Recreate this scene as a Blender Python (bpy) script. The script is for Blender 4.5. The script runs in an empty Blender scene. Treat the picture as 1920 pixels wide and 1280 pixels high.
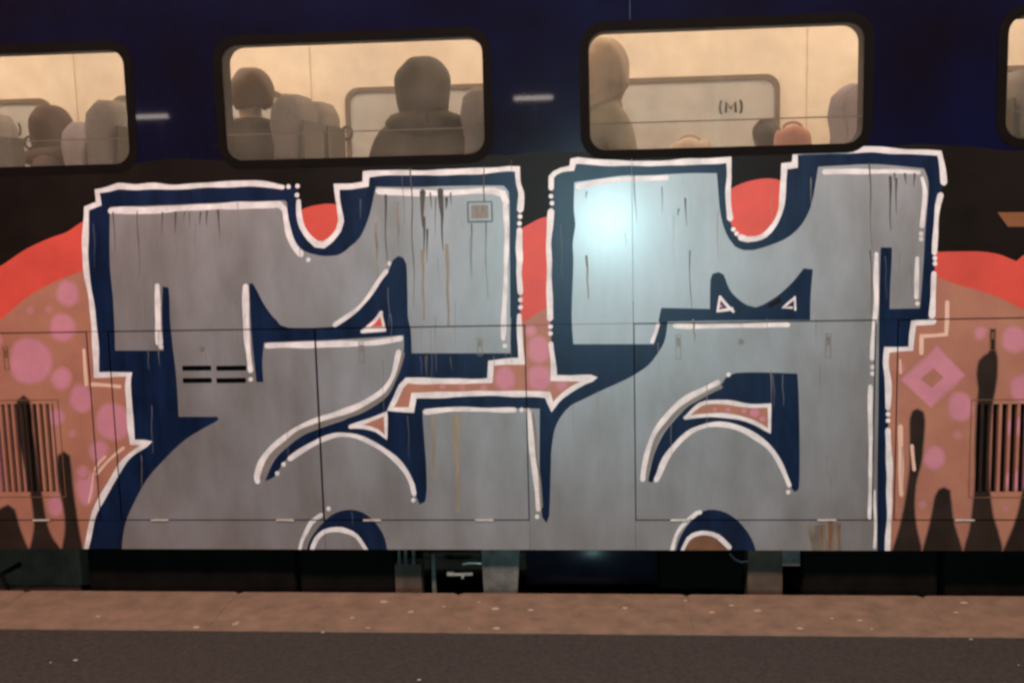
import bpy, bmesh, math, random
import numpy as np
from mathutils import Vector, Matrix
from mathutils.geometry import delaunay_2d_cdt
R = math.radians
random.seed(7)
rng = np.random.default_rng(7)
sc = bpy.context.scene
col = sc.collection

# ------------------------------------------------------------------ camera
CAM_Z, DIST = 1.89, 5.25          # lens 1.89 m above the platform, 5.25 m from the carriage side
F = 2096.14                       # focal length in pixels of a 1920 wide frame
AX = np.array([24460.0, -335.0, -F]); AX /= np.linalg.norm(AX)      # along the train, seen by the camera (right, down, forward)
AD = np.array([390.0, 15360.0, F]); AD /= np.linalg.norm(AD)        # straight down
AN = np.cross(AX, AD); AN /= np.linalg.norm(AN)                     # into the train
cam = bpy.data.cameras.new('camera')
cam.sensor_width = 36.0
cam.lens = F / 1920 * 36
cam.clip_start, cam.clip_end = 0.05, 2000
camo = bpy.data.objects.new('camera', cam); col.objects.link(camo)
_r = Vector((AX[0], AN[0], -AD[0])); _d = Vector((AX[1], AN[1], -AD[1])); _f = Vector((AX[2], AN[2], -AD[2]))
camo.matrix_world = Matrix(((_r.x, -_d.x, -_f.x, 0.0), (_r.y, -_d.y, -_f.y, -DIST), (_r.z, -_d.z, -_f.z, CAM_Z), (0, 0, 0, 1)))
sc.camera = camo

# ------------------------------------------------------------------ world: night sky
w = bpy.data.worlds.new('World'); sc.world = w; w.use_nodes = True
nt = w.node_tree
sky = nt.nodes.new('ShaderNodeTexSky'); sky.sky_type = 'NISHITA'; sky.sun_disc = False
sky.sun_elevation = R(-4); sky.sun_rotation = R(200)
nt.nodes['Background'].inputs['Strength'].default_value = 0.06
nt.links.new(sky.outputs[0], nt.nodes['Background'].inputs[0])

sc.view_settings.view_transform = 'Standard'; sc.view_settings.look = 'None'
sc.view_settings.exposure = 0.0; sc.view_settings.gamma = 1.0; sc.view_settings.use_curve_mapping = False
sc.render.engine = 'CYCLES'
sc.cycles.use_denoising = True
sc.cycles.max_bounces = 8
sc.cycles.transparent_max_bounces = 12
sc.cycles.caustics_reflective = False; sc.cycles.caustics_refractive = False
sc.cycles.filter_width = 2.7      # soft phone lens
sc.cycles.sample_clamp_indirect = 4.0

LAMP_W = 205.0      # warm platform lamps
FLASH_W = 395.0       # cool torch of the phone that takes the picture
CABIN_E = 17.0        # carriage ceiling lights

# the torch that is mirrored in the silver paint: just below the lens
fl = bpy.data.lights.new('phone_torch', 'POINT'); fl.energy = FLASH_W; fl.color = (0.56, 0.95, 1.0); fl.shadow_soft_size = 0.05
flo = bpy.data.objects.new('phone_torch', fl); flo.location = (0.02, -DIST - 0.02, CAM_Z - 0.33); col.objects.link(flo)

# ------------------------------------------------------------------ helpers
def U(px, py, y=0.0):
    """photo pixel -> (x, z) on the upright plane at depth y behind the carriage side"""
    v = np.array([px - 960.0, py - 640.0, F])
    t = (DIST + y) / float(v @ AN)
    return (float(v @ AX) * t, -float(v @ AD) * t + CAM_Z)

def link(o, parent=None):
    col.objects.link(o)
    if parent is not None: o.parent = parent
    return o
def tag(o, label=None, cat=None, group=None, kind=None):
    if label: o['label'] = label
    if cat: o['category'] = cat
    if group: o['group'] = group
    if kind: o['kind'] = kind
    return o
def empty(name, loc=(0, 0, 0), rz=0.0):
    o = bpy.data.objects.new(name, None); o.location = loc; o.rotation_euler = (0, 0, rz)
    return link(o)
def mesh_obj(name, verts, faces, mats, parent=None, mi=None, smooth=False):
    me = bpy.data.meshes.new(name)
    me.from_pydata([tuple(v) for v in verts], [], [tuple(f) for f in faces])
    for m in (mats if isinstance(mats, (list, tuple)) else [mats]): me.materials.append(m)
    if mi is not None: me.polygons.foreach_set('material_index', mi)
    if smooth: me.polygons.foreach_set('use_smooth', [True] * len(me.polygons))
    me.update()
    return link(bpy.data.objects.new(name, me), parent)
def bm_obj(name, bm, mats, parent=None, smooth=False, bevel=0.0):
    if bevel > 0:
        bmesh.ops.bevel(bm, geom=list(bm.edges), offset=bevel, segments=2, affect='EDGES', profile=0.5)
    bmesh.ops.recalc_face_normals(bm, faces=bm.faces)
    me = bpy.data.meshes.new(name); bm.to_mesh(me); bm.free()
    for m in (mats if isinstance(mats, (list, tuple)) else [mats]): me.materials.append(m)
    if smooth: me.polygons.foreach_set('use_smooth', [True] * len(me.polygons))
    return link(bpy.data.objects.new(name, me), parent)
def bbox(bm, x0, x1, y0, y1, z0, z1):
    r = bmesh.ops.create_cube(bm, size=1.0)
    for v in r['verts']:
        v.co = Vector(((x0 + x1) / 2 + v.co.x * (x1 - x0), (y0 + y1) / 2 + v.co.y * (y1 - y0), (z0 + z1) / 2 + v.co.z * (z1 - z0)))
    return r['verts']
def box(name, x0, x1, y0, y1, z0, z1, m, parent=None, bevel=0.0):
    bm = bmesh.new(); bbox(bm, x0, x1, y0, y1, z0, z1)
    return bm_obj(name, bm, m, parent, bevel=bevel)
def prism_xz(bm, pts, y0, y1):
    """solid from an outline in x,z between two depths"""
    a = [bm.verts.new((p[0], y0, p[1])) for p in pts]; b = [bm.verts.new((p[0], y1, p[1])) for p in pts]
    bm.faces.new(a); bm.faces.new(b[::-1])
    n = len(pts)
    for i in range(n): bm.faces.new((a[i], b[i], b[(i + 1) % n], a[(i + 1) % n]))
def tube(bm, path, r, n=8):
    path = [Vector(p) for p in path]; rings = []
    for i, p in enumerate(path):
        t = (path[min(i + 1, len(path) - 1)] - path[max(i - 1, 0)]).normalized()
        u = t.orthogonal().normalized() if i == 0 else (rings_u - t * rings_u.dot(t)).normalized()
        rings_u = u; v = t.cross(u)
        rr = r[i] if isinstance(r, (list, tuple)) else r
        rings.append([bm.verts.new(p + (u * math.cos(a) + v * math.sin(a)) * rr) for a in [2 * math.pi * k / n for k in range(n)]])
    for i in range(len(rings) - 1):
        for k in range(n):
            bm.faces.new((rings[i][k], rings[i][(k + 1) % n], rings[i + 1][(k + 1) % n], rings[i + 1][k]))
    bm.faces.new(rings[0][::-1]); bm.faces.new(rings[-1])
def rrect(x0, x1, z0, z1, r, n=7):
    pts = []
    for cx, cz, a0 in ((x1 - r, z1 - r, 0), (x0 + r, z1 - r, 90), (x0 + r, z0 + r, 180), (x1 - r, z0 + r, 270)):
        for k in range(n + 1):
            a = R(a0 + 90 * k / n); pts.append((cx + r * math.cos(a), cz + r * math.sin(a)))
    return pts
def ring_obj(name, outer, inner, y0, y1, m, parent):
    """flat frame between two outlines of equal point count"""
    n = len(outer); vs, fs = [], []
    for y in (y0, y1):
        vs += [(p[0], y, p[1]) for p in outer] + [(p[0], y, p[1]) for p in inner]
    for i in range(n):
        j = (i + 1) % n
        fs += [(i, j, n + j, n + i), (2 * n + i, 3 * n + i, 3 * n + j, 2 * n + j), (i, 2 * n + i, 2 * n + j, j), (n + i, n + j, 3 * n + j, 3 * n + i)]
    return mesh_obj(name, vs, fs, m, parent)

# ------------------------------------------------------------------ materials
def mat(name, c, rough=0.5, metal=0.0, var=0.12, scale=6.0, stretch=(1, 1, 1), bump=0.0, bscale=40.0, spec=0.5, dark=None, coat=0.0):
    """principled paint with uneven colour, uneven gloss and fine relief, all in world space"""
    m = bpy.data.materials.new(name); m.use_nodes = True
    t = m.node_tree; N = t.nodes; L = t.links; b = N['Principled BSDF']
    g = N.new('ShaderNodeNewGeometry'); mp = N.new('ShaderNodeMapping'); mp.inputs['Scale'].default_value = stretch
    L.new(g.outputs['Position'], mp.inputs['Vector'])
    n1 = N.new('ShaderNodeTexNoise'); n1.inputs['Scale'].default_value = scale; n1.inputs['Detail'].default_value = 6; n1.inputs['Roughness'].default_value = 0.6
    L.new(mp.outputs[0], n1.inputs['Vector'])
    mr = N.new('ShaderNodeMapRange'); mr.inputs[1].default_value = 0.3; mr.inputs[2].default_value = 0.7
    L.new(n1.outputs[0], mr.inputs[0])
    mx = N.new('ShaderNodeMix'); mx.data_type = 'RGBA'
    d = dark if dark else tuple(max(0, v * (1 - 2 * var)) for v in c)
    mx.inputs[6].default_value = (*d, 1); mx.inputs[7].default_value = (*c, 1)
    L.new(mr.outputs[0], mx.inputs[0]); L.new(mx.outputs[2], b.inputs['Base Color'])
    b.inputs['Roughness'].default_value = rough; b.inputs['Metallic'].default_value = metal
    b.inputs['Specular IOR Level'].default_value = spec; b.inputs['Coat Weight'].default_value = coat
    rr = N.new('ShaderNodeMapRange'); rr.inputs[3].default_value = max(0.02, rough - 0.07); rr.inputs[4].default_value = min(1, rough + 0.07)
    L.new(n1.outputs[0], rr.inputs[0]); L.new(rr.outputs[0], b.inputs['Roughness'])
    if bump > 0:
        n2 = N.new('ShaderNodeTexNoise'); n2.inputs['Scale'].default_value = bscale; n2.inputs['Detail'].default_value = 4
        L.new(g.outputs['Position'], n2.inputs['Vector'])
        bp = N.new('ShaderNodeBump'); bp.inputs['Strength'].default_value = bump; bp.inputs['Distance'].default_value = 0.01
        L.new(n2.outputs[0], bp.inputs['Height']); L.new(bp.outputs[0], b.inputs['Normal'])
    return m
def emit(name, c, s):
    m = bpy.data.materials.new(name); m.use_nodes = True
    b = m.node_tree.nodes['Principled BSDF']
    b.inputs['Base Color'].default_value = (*c, 1); b.inputs['Emission Color'].default_value = (*c, 1); b.inputs['Emission Strength'].default_value = s
    return m
def glass_mat(name, tint, refl=0.10, dust=0.10, dustc=(0.35, 0.3, 0.25)):
    m = bpy.data.materials.new(name); m.use_nodes = True
    t = m.node_tree; N = t.nodes; L = t.links; N.remove(N['Principled BSDF'])
    tr = N.new('ShaderNodeBsdfTransparent'); tr.inputs[0].default_value = (*tint, 1)
    gl = N.new('ShaderNodeBsdfGlossy'); gl.inputs['Roughness'].default_value = 0.04
    df = N.new('ShaderNodeBsdfDiffuse'); df.inputs[0].default_value = (*dustc, 1)
    g = N.new('ShaderNodeNewGeometry'); nz = N.new('ShaderNodeTexNoise'); nz.inputs['Scale'].default_value = 3.5; nz.inputs['Detail'].default_value = 7
    L.new(g.outputs['Position'], nz.inputs['Vector'])
    mr = N.new('ShaderNodeMapRange'); mr.inputs[1].default_value = 0.3; mr.inputs[2].default_value = 0.75; mr.inputs[3].default_value = dust * 0.4; mr.inputs[4].default_value = dust * 1.8
    L.new(nz.outputs[0], mr.inputs[0])
    a = N.new('ShaderNodeMixShader'); L.new(mr.outputs[0], a.inputs[0]); L.new(tr.outputs[0], a.inputs[1]); L.new(df.outputs[0], a.inputs[2])
    c = N.new('ShaderNodeMixShader'); c.inputs[0].default_value = refl
    L.new(a.outputs[0], c.inputs[1]); L.new(gl.outputs[0], c.inputs[2])
    L.new(c.outputs[0], N['Material Output'].inputs['Surface'])
    return m

ST = (3.0, 3.0, 0.35)       # vertical run-off streaks
M = {}
M['body'] = mat('navy_body_paint', (0.0034, 0.0046, 0.026), 0.24, scale=1.3, dark=(0.0045, 0.0030, 0.0050), bump=0.012, bscale=5, spec=0.1, coat=0.30)
M['black'] = mat('black_spray_paint', (0.0095, 0.0062, 0.0048), 0.42, var=0.25, scale=3, bump=0.03, bscale=8, spec=0.12)
M['coral'] = mat('coral_spray_paint', (0.58, 0.062, 0.042), 0.5, var=0.13, scale=4, bump=0.02, bscale=30)
M['tan'] = mat('tan_spray_paint', (0.345, 0.157, 0.098), 0.5, var=0.10, scale=4.5, bump=0.02, bscale=30, dark=(0.275, 0.108, 0.078))
M['pink'] = mat('pink_spray_paint', (0.475, 0.190, 0.250), 0.5, var=0.08, scale=8, bump=0.02, bscale=30)
TAN, PNK = np.array((0.335, 0.152, 0.105)), np.array((0.475, 0.190, 0.250))
for kk, tt in (('pinkedge1', 0.25), ('pinkedge', 0.5), ('pinkedge3', 0.75)): M[kk] = mat('pink_overspray', tuple(TAN * (1 - tt) + PNK * tt), 0.5, var=0.08, scale=8)
DRP = np.array((0.026, 0.016, 0.012))
for kk, tt in (('dripedge1', 0.30), ('dripedge2', 0.65)): M[kk] = mat('dark_overspray', tuple(TAN * (1 - tt) + DRP * tt), 0.5, var=0.15, scale=30)
M['peach'] = mat('peach_spray_paint', (0.66, 0.44, 0.35), 0.5, var=0.08)
M['drip'] = mat('dark_brown_spray_paint', (0.026, 0.016, 0.012), 0.45, var=0.25, scale=5, spec=0.2)
M['navy'] = mat('dark_blue_spray_paint', (0.0030, 0.0130, 0.050), 0.36, var=0.32, scale=5, stretch=(2.5, 2.5, 0.6), bump=0.03, bscale=12, spec=0.28)
M['white'] = mat('white_spray_paint', (0.76, 0.74, 0.755), 0.45, var=0.20, scale=11, bump=0.02, bscale=30)
M['shade'] = mat('grey_shading_paint', (0.20, 0.18, 0.165), 0.45, var=0.15)
M['orange'] = mat('orange_spray_paint', (0.20, 0.075, 0.025), 0.5)
M['rust'] = mat('rust_brown_paint', (0.17, 0.075, 0.035), 0.6, var=0.2, scale=12)
M['grime'] = mat('black_grime', (0.07, 0.062, 0.052), 0.6, var=0.35, scale=40, stretch=(1, 1, 0.3))
M['grimesoft'] = mat('grey_grime', (0.22, 0.20, 0.175), 0.55, var=0.25, scale=40, stretch=(1, 1, 0.3))
M['ruststain'] = mat('rust_stain', (0.20, 0.165, 0.135), 0.6, var=0.3, scale=25, stretch=(1, 1, 0.25))
M['scratch'] = mat('worn_scratch', (0.085, 0.10, 0.135), 0.5)
M['ochre'] = mat('ochre_run', (0.25, 0.215, 0.16), 0.5, var=0.2, scale=20, stretch=(1, 1, 0.2))
M['rubber'] = mat('black_rubber', (0.005, 0.0035, 0.003), 0.6, var=0.2, spec=0.05)
M['gap'] = mat('dark_metal_backing', (0.008, 0.006, 0.005), 0.9, var=0.2, spec=0.05)
M['steel'] = mat('worn_steel', (0.62, 0.57, 0.50), 0.32, metal=0.4, var=0.2, scale=30)
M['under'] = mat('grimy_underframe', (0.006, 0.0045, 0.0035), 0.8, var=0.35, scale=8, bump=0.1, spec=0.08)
M['undergrey'] = mat('grey_underframe_paint', (0.15, 0.148, 0.14), 0.6, var=0.35, scale=9, bump=0.08, spec=0.2)
M['underbrown'] = mat('dusty_brown_box', (0.085, 0.054, 0.036), 0.8, var=0.3, scale=9, bump=0.08)
M['undertank'] = mat('blue_black_tank', (0.014, 0.013, 0.025), 0.42, var=0.2)
M['cream'] = mat('cream_wall_panel', (0.82, 0.72, 0.60), 0.45, var=0.04, scale=2)
M['walljoint'] = mat('cream_joint_strip', (0.56, 0.46, 0.36), 0.6)
M['ceil'] = mat('white_ceiling_panel', (0.85, 0.80, 0.70), 0.5, var=0.03)
M['floor'] = mat('grey_floor_lino', (0.16, 0.15, 0.14), 0.5)
M['seat'] = mat('grey_seat_fabric', (0.19, 0.17, 0.155), 0.85, var=0.12, scale=60, bump=0.1, bscale=300)
M['seatshell'] = mat('dark_seat_shell', (0.045, 0.045, 0.035), 0.5)
M['lav'] = mat('lavender_seat_fabric', (0.23, 0.20, 0.235), 0.85, var=0.1, scale=60, bump=0.1, bscale=300)
M['glass'] = glass_mat('window_glass', (0.90, 0.90, 0.88))
M['farglass'] = mat('grey_far_glass', (0.50, 0.50, 0.50), 0.25, var=0.10, scale=2.2)  # grey holds dirt plus the lit cabin's reflection, both put into the colour
M['farframe'] = mat('brown_window_trim', (0.16, 0.115, 0.085), 0.5)
M['mark'] = mat('etched_mark', (0.05, 0.042, 0.038), 0.6)
M['concrete'] = mat('worn_concrete', (0.222, 0.148, 0.100), 0.8, var=0.22, scale=9, bump=0.35, bscale=140)
M['asphalt'] = mat('platform_asphalt', (0.042, 0.034, 0.029), 0.9, var=0.38, scale=45, bump=0.8, bscale=160)
M['gum'] = mat('pale_gum_spot', (0.43, 0.35, 0.28), 0.7, var=0.1)
M['joint'] = mat('joint_mortar', (0.20, 0.135, 0.095), 0.9)
M['ballast'] = mat('dark_ballast', (0.035, 0.028, 0.024), 0.9, var=0.3, scale=30)
M['rail'] = mat('rail_steel', (0.10, 0.07, 0.05), 0.5, metal=0.6)
M['sleeper'] = mat('concrete_sleeper', (0.10, 0.085, 0.075), 0.9)
M['ground'] = mat('dark_ground', (0.04, 0.035, 0.03), 0.95)
M['lampmetal'] = mat('grey_lamp_metal', (0.25, 0.25, 0.25), 0.4, metal=0.5)
M['skin'] = mat('skin', (0.40, 0.235, 0.165), 0.5, var=0.06, scale=12)
M['cabinlamp'] = emit('cabin_lamp', (1.0, 0.765, 0.58), CABIN_E)

# silver "chrome" paint: metal flake over a grey diffuse base
def silver_mat():
    m = mat('silver_spray_paint', (0.345, 0.335, 0.355), 0.47, metal=0.68, var=0.13, scale=2.6, stretch=(1.7, 1.7, 0.7), bump=0.03, bscale=3.2, dark=(0.242, 0.222, 0.216))
    b = m.node_tree.nodes['Principled BSDF']
    b.inputs['Coat Weight'].default_value = 0.5; b.inputs['Coat Roughness'].default_value = 0.22
    return m
M['silver'] = silver_mat()

# ------------------------------------------------------------------ heights and lengths of the carriage side
Z_SILL, Z_HINGE, Z_TOP = CAM_Z - 1.745, CAM_Z - 1.596, CAM_Z - 0.641
WZ0, WZ1 = CAM_Z + 0.165, CAM_Z + 0.70
Z_EAVE, FLOOR = 3.25, 1.20
WINDOWS = [(-5.213, -3.983), (-3.495, -2.265), (-1.788, -0.558), (-0.070, 1.161), (1.785, 3.015), (3.50, 4.73)]
XL, XR = -6.2, 5.6
WIDTH = 2.75

train = empty('train_carriage', (0, 0, 0))
tag(train, 'dark blue train carriage covered in silver and navy graffiti letters, standing at the platform', 'train')

# ------------------------------------------------------------------ graffiti, traced as paint patches on the carriage side
def smooth_path(pts, n=5, closed=False):
    P = [np.array(p, float) for p in pts]
    out = []; L = len(P)
    rngi = range(L if closed else L - 1)
    for i in rngi:
        if closed: p0, p1, p2, p3 = P[(i - 1) % L], P[i], P[(i + 1) % L], P[(i + 2) % L]
        else: p0, p1, p2, p3 = P[max(i - 1, 0)], P[i], P[i + 1], P[min(i + 2, L - 1)]
        d = np.linalg.norm(p2 - p1); k = max(1, min(n, int(d / 9)))
        for s in range(k):
            t = s / k
            out.append(0.5 * ((2 * p1) + (-p0 + p2) * t + (2 * p0 - 5 * p1 + 4 * p2 - p3) * t * t + (-p0 + 3 * p1 - 3 * p2 + p3) * t ** 3))
    if not closed: out.append(P[-1])
    return out
def corner_smooth(pts, closed=True, ang=42):
    """smooth runs between sharp corners, keep the corners"""
    P = [np.array(p, float) for p in pts]; n = len(P)
    sharp = []
    for i in range(n):
        if not closed and i in (0, n - 1): sharp.append(i); continue
        a = P[i] - P[i - 1]; b = P[(i + 1) % n] - P[i]
        c = np.dot(a, b) / (np.linalg.norm(a) * np.linalg.norm(b) + 1e-9)
        if math.degrees(math.acos(max(-1, min(1, c)))) > ang: sharp.append(i)
    if closed:
        if len(sharp) < 2: return smooth_path(pts, closed=True)
        out = []
        for k, s in enumerate(sharp):
            e = sharp[(k + 1) % len(sharp)]
            run = [P[s]]; j = s
            while j != e:
                j = (j + 1) % n; run.append(P[j])
            out += smooth_path(run)[:-1]
        return out
    out = []
    for s, e in zip(sharp[:-1], sharp[1:]):
        out += smooth_path(P[s:e + 1])[:-1]
    return out + [P[-1]]
def wob(pts, a):
    """hand-held wobble of a spray can"""
    ph = rng.uniform(0, 6.28, 4)
    out = []; s = 0.0; prev = pts[0]
    for p in pts:
        s += float(np.linalg.norm(np.array(p) - np.array(prev))); prev = p
        out.append((p[0] + a * (math.sin(s / 17 + ph[0]) * 0.6 + math.sin(s / 41 + ph[1])), p[1] + a * (math.sin(s / 19 + ph[2]) * 0.6 + math.sin(s / 37 + ph[3]))))
    return out
def stroke_poly(pts, wd, taper=0.0):
    """outline of a brush of width wd drawn along a path, round ends"""
    P = [np.array(p, float) for p in pts]
    if len(P) == 1 or np.linalg.norm(P[0] - P[-1]) < 1e-6 and len(P) == 2:
        return [(P[0][0] + wd / 2 * math.cos(a), P[0][1] + wd / 2 * math.sin(a)) for a in np.linspace(0, 2 * math.pi, 11)[:-1]]
    ph = rng.uniform(0, 6.28, 2)
    L, Rr = [], []; s = 0.0
    dirs = []
    for i in range(len(P)):
        d = P[min(i + 1, len(P) - 1)] - P[max(i - 1, 0)]
        dirs.append(d / (np.linalg.norm(d) + 1e-9))
    for i, p in enumerate(P):
        if i: s += np.linalg.norm(p - P[i - 1])
        w_ = wd / 2 * (1 + 0.14 * math.sin(s / 31 + ph[0]) + 0.09 * math.sin(s / 11 + ph[1]))
        if taper: w_ *= max(0.25, 1 - taper * i / (len(P) - 1))
        nrm = np.array([-dirs[i][1], dirs[i][0]])
        # mitre at sharp bends
        if 0 < i < len(P) - 1:
            a = P[i] - P[i - 1]; b = P[i + 1] - P[i]; a /= np.linalg.norm(a) + 1e-9; b /= np.linalg.norm(b) + 1e-9
            na, nb = np.array([-a[1], a[0]]), np.array([-b[1], b[0]])
            m_ = na + nb; l = np.linalg.norm(m_)
            if l > 0.5: nrm = m_ / l * min(1.5, 2 / l)
        L.append(p + nrm * w_); Rr.append(p - nrm * w_)
    def cap(p, d, w_):
        a0 = math.atan2(d[1], d[0])
        return [p + w_ * np.array([math.cos(a0 + t), math.sin(a0 + t)]) for t in (1.0, 0.5, 0.0, -0.5, -1.0)]
    we = wd / 2 * (0.3 if taper else 0.9)
    return [tuple(q) for q in L + cap(P[-1], dirs[-1], we) + Rr[::-1] + cap(P[0], -dirs[0], wd / 2 * 0.9)]
def ell(cx, cy, rx, ry, n=22, j=0.05):
    ph = rng.uniform(0, 6.28)
    return [(cx + rx * math.cos(a) * (1 + j * math.sin(3 * a + ph)), cy + ry * math.sin(a) * (1 + j * math.sin(2 * a + ph))) for a in np.linspace(0, 2 * math.pi, n + 1)[:-1]]

SHAPES = []      # (name, material key, outline in world x,z) - later ones lie on top
def shape(name, key, pts): SHAPES.append((name, key, [U(p[0], p[1]) for p in pts]))
def poly(name, key, pts, sm=True, w_=0.0):
    q = corner_smooth(pts) if sm else pts
    if w_: q = wob(q, w_)
    shape(name, key, q)
def stroke(key, pts, wd, name='white_line', taper=0.0, w_=0.8):
    q = [tuple(p) for p in (corner_smooth(pts, closed=False, ang=38) if len(pts) > 2 else smooth_path(pts, n=30) if len(pts) == 2 else pts)]
    if len(q) > 2 and w_: q = wob(q, w_)
    shape(name, key, stroke_poly(q, wd , taper))
def grow(pts, d):
    P = [np.array(p, float) for p in pts]; n = len(P)
    ar = sum(P[i][0] * P[(i + 1) % n][1] - P[(i + 1) % n][0] * P[i][1] for i in range(n)); sg = 1 if ar > 0 else -1
    out = []
    for i in range(n):
        t = P[(i + 1) % n] - P[i - 1]; t /= np.linalg.norm(t) + 1e-9
        out.append(tuple(P[i] + sg * d * np.array([t[1], -t[0]])))
    return out
def drip(pts):
    q = corner_smooth(pts)
    for d_, key in ((2.6, 'dripedge1'), (0.8, 'dripedge2'), (-1.2, 'drip')): shape('dark_drip', key, grow(q, d_))
def dot(x, y, r=6.0, key='white', name='white_line'): shape(name, key, ell(x, y, r, r, 10))

# dark ground colour of the piece
poly('black_paint', 'black', [(-420, 340), (-200, 330), (0, 318), (240, 306), (330, 296), (420, 304), (600, 302), (860, 296), (930, 290), (1010, 284), (1090, 286), (1300, 284), (1600, 276), (1690, 270), (1790, 274), (1900, 280), (2100, 268), (2300, 270), (2300, 1050), (1664, 1050), (960, 1050), (160, 1050), (-420, 1050)], w_=2.0)
# coral arcs
poly('coral_paint', 'coral', [(-260, 560), (-120, 540), (-50, 522), (0, 499), (45, 468), (92, 446), (125, 435), (150, 420), (190, 400), (230, 1040), (-260, 1040)], w_=1.0)
poly('coral_paint', 'coral', [(552, 402), (572, 390), (597, 384), (622, 382), (648, 388), (640, 470), (560, 470)])
poly('coral_paint', 'coral', [(960, 436), (985, 424), (1005, 413), (1022, 407), (1050, 404), (1050, 640), (960, 640)])
poly('coral_paint', 'coral', [(1352, 372), (1372, 353), (1400, 341), (1430, 335), (1455, 336), (1482, 346), (1470, 460), (1360, 460)])
poly('coral_paint', 'coral', [(1735, 471), (1790, 472), (1840, 472), (1872, 477), (1890, 484), (1905, 490), (1918, 478), (1960, 478), (2030, 500), (2120, 560), (2120, 1040), (1735, 1040)], w_=0.8)
poly('orange_paint', 'orange', [(1870, 398), (1960, 398), (1960, 425), (1890, 425)])
# tan fields
poly('tan_paint', 'tan', [(-260, 700), (-110, 670), (-40, 630), (0, 602), (45, 562), (105, 526), (150, 509), (200, 486), (290, 700), (300, 1045), (-260, 1045)], w_=1.0)
poly('tan_paint', 'tan', [(955, 618), (980, 606), (1000, 592), (1030, 574), (1055, 560), (1055, 690), (1135, 700), (1120, 790), (720, 780), (740, 705), (905, 705), (910, 670), (955, 665)])
poly('tan_paint', 'tan', [(1735, 508), (1770, 524), (1800, 534), (1850, 550), (1920, 580), (2000, 618), (2090, 680), (2120, 720), (2120, 1045), (1650, 1045), (1650, 640), (1735, 590)], w_=0.8)
# pink dots with a thin ring of overspray
DOTS = [(57, 677, 38, 45), (117, 614, 23, 26), (115, 710, 18, 19), (152, 747, 20, 25), (212, 790, 32, 34), (185, 845, 16, 18), (107, 782, 13, 15), (127, 550, 20, 22), (162, 915, 17, 30), (105, 947, 14, 18), (-12, 640, 14, 14), (-30, 800, 26, 30),
        (92, 580, 6, 6), (57, 582, 7, 7), (136, 812, 7, 7), (155, 885, 9, 10), (1010, 655, 20, 25), (1012, 708, 22, 23), (947, 710, 18, 20), (1052, 722, 10, 9), (995, 620, 9, 9), (867, 725, 6, 6), (907, 727, 6, 6), (830, 724, 5, 5), (1030, 600, 5, 6),
        (1902, 636, 23, 24), (1838, 624, 10, 11), (1924, 728, 30, 27), (1800, 762, 22, 27), (1752, 858, 19, 20), (1795, 815, 7, 7), (1905, 800, 22, 15), (1905, 900, 22, 16), (1730, 946, 7, 7), (1886, 953, 6, 6), (1915, 990, 12, 12), (1690, 690, 6, 10), (1960, 660, 24, 24)]
for (x, y, rx, ry) in DOTS:
    if rx > 8:
        st = rng.bit_generator.state
        for d_, key in ((4.2, 'pinkedge1'), (1.8, 'pinkedge'), (-0.6, 'pinkedge3'), (-3.0, 'pink')):
            rng.bit_generator.state = st; shape('pink_dot', key, ell(x, y, rx + d_, ry + d_, 22, 0.06))
    else: shape('pink_dot', 'pinkedge1', ell(x, y, rx + 1.5, ry + 1.5)); shape('pink_dot', 'pinkedge', ell(x, y, rx - 1, ry - 1))
poly('pink_diamond', 'pinkedge', [(1757, 646), (1811, 702), (1745, 767), (1688, 712)], w_=1.0)
poly('pink_diamond', 'pink', [(1757, 650), (1807, 702), (1745, 762), (1692, 712)], w_=1.0)
poly('tan_paint', 'tan', [(1750, 690), (1769, 707), (1747, 727), (1726, 710)])
# dark drips rising from the sill
drip([(-40, 1045), (-30, 1000), (-12, 968), (2, 952), (15, 946), (27, 954), (36, 985), (46, 1012), (60, 1045)])
drip([(44, 741), (55, 750), (60, 775), (62, 805), (68, 850), (73, 895), (80, 935), (87, 975), (97, 1005), (113, 1028), (116, 1045), (50, 1045), (58, 1020), (64, 985), (61, 950), (54, 905), (43, 860), (34, 815), (29, 775), (33, 750)])
drip([(120, 846), (131, 855), (134, 880), (137, 915), (142, 950), (148, 990), (155, 1028), (157, 1045), (112, 1045), (118, 1020), (122, 990), (120, 955), (112, 915), (107, 875), (109, 854)])
drip([(1720, 766), (1731, 772), (1734, 790), (1731, 835), (1727, 870), (1718, 905), (1715, 950), (1719, 990), (1728, 1028), (1730, 1045), (1668, 1045), (1676, 1022), (1686, 990), (1695, 950), (1702, 905), (1706, 870), (1706, 830), (1706, 785), (1711, 770)])
drip([(1770, 913), (1781, 919), (1784, 945), (1787, 970), (1793, 995), (1803, 1026), (1806, 1045), (1726, 1045), (1732, 1022), (1741, 990), (1748, 958), (1753, 930), (1760, 917)])
drip([(1857, 617), (1866, 617), (1866, 655), (1870, 668), (1870, 695), (1867, 725), (1860, 765), (1856, 830), (1855, 900), (1858, 940), (1863, 970), (1871, 995), (1879, 1026), (1884, 1045), (1804, 1045), (1809, 1022), (1818, 990), (1824, 945), (1828, 900), (1828, 840), (1831, 765), (1834, 730), (1831, 700), (1836, 675), (1852, 662), (1857, 655)])
drip([(1874, 1045), (1884, 1024), (1898, 992), (1910, 955), (1918, 920), (1930, 905), (1944, 915), (1950, 960), (1962, 1000), (1985, 1045)])
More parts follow.
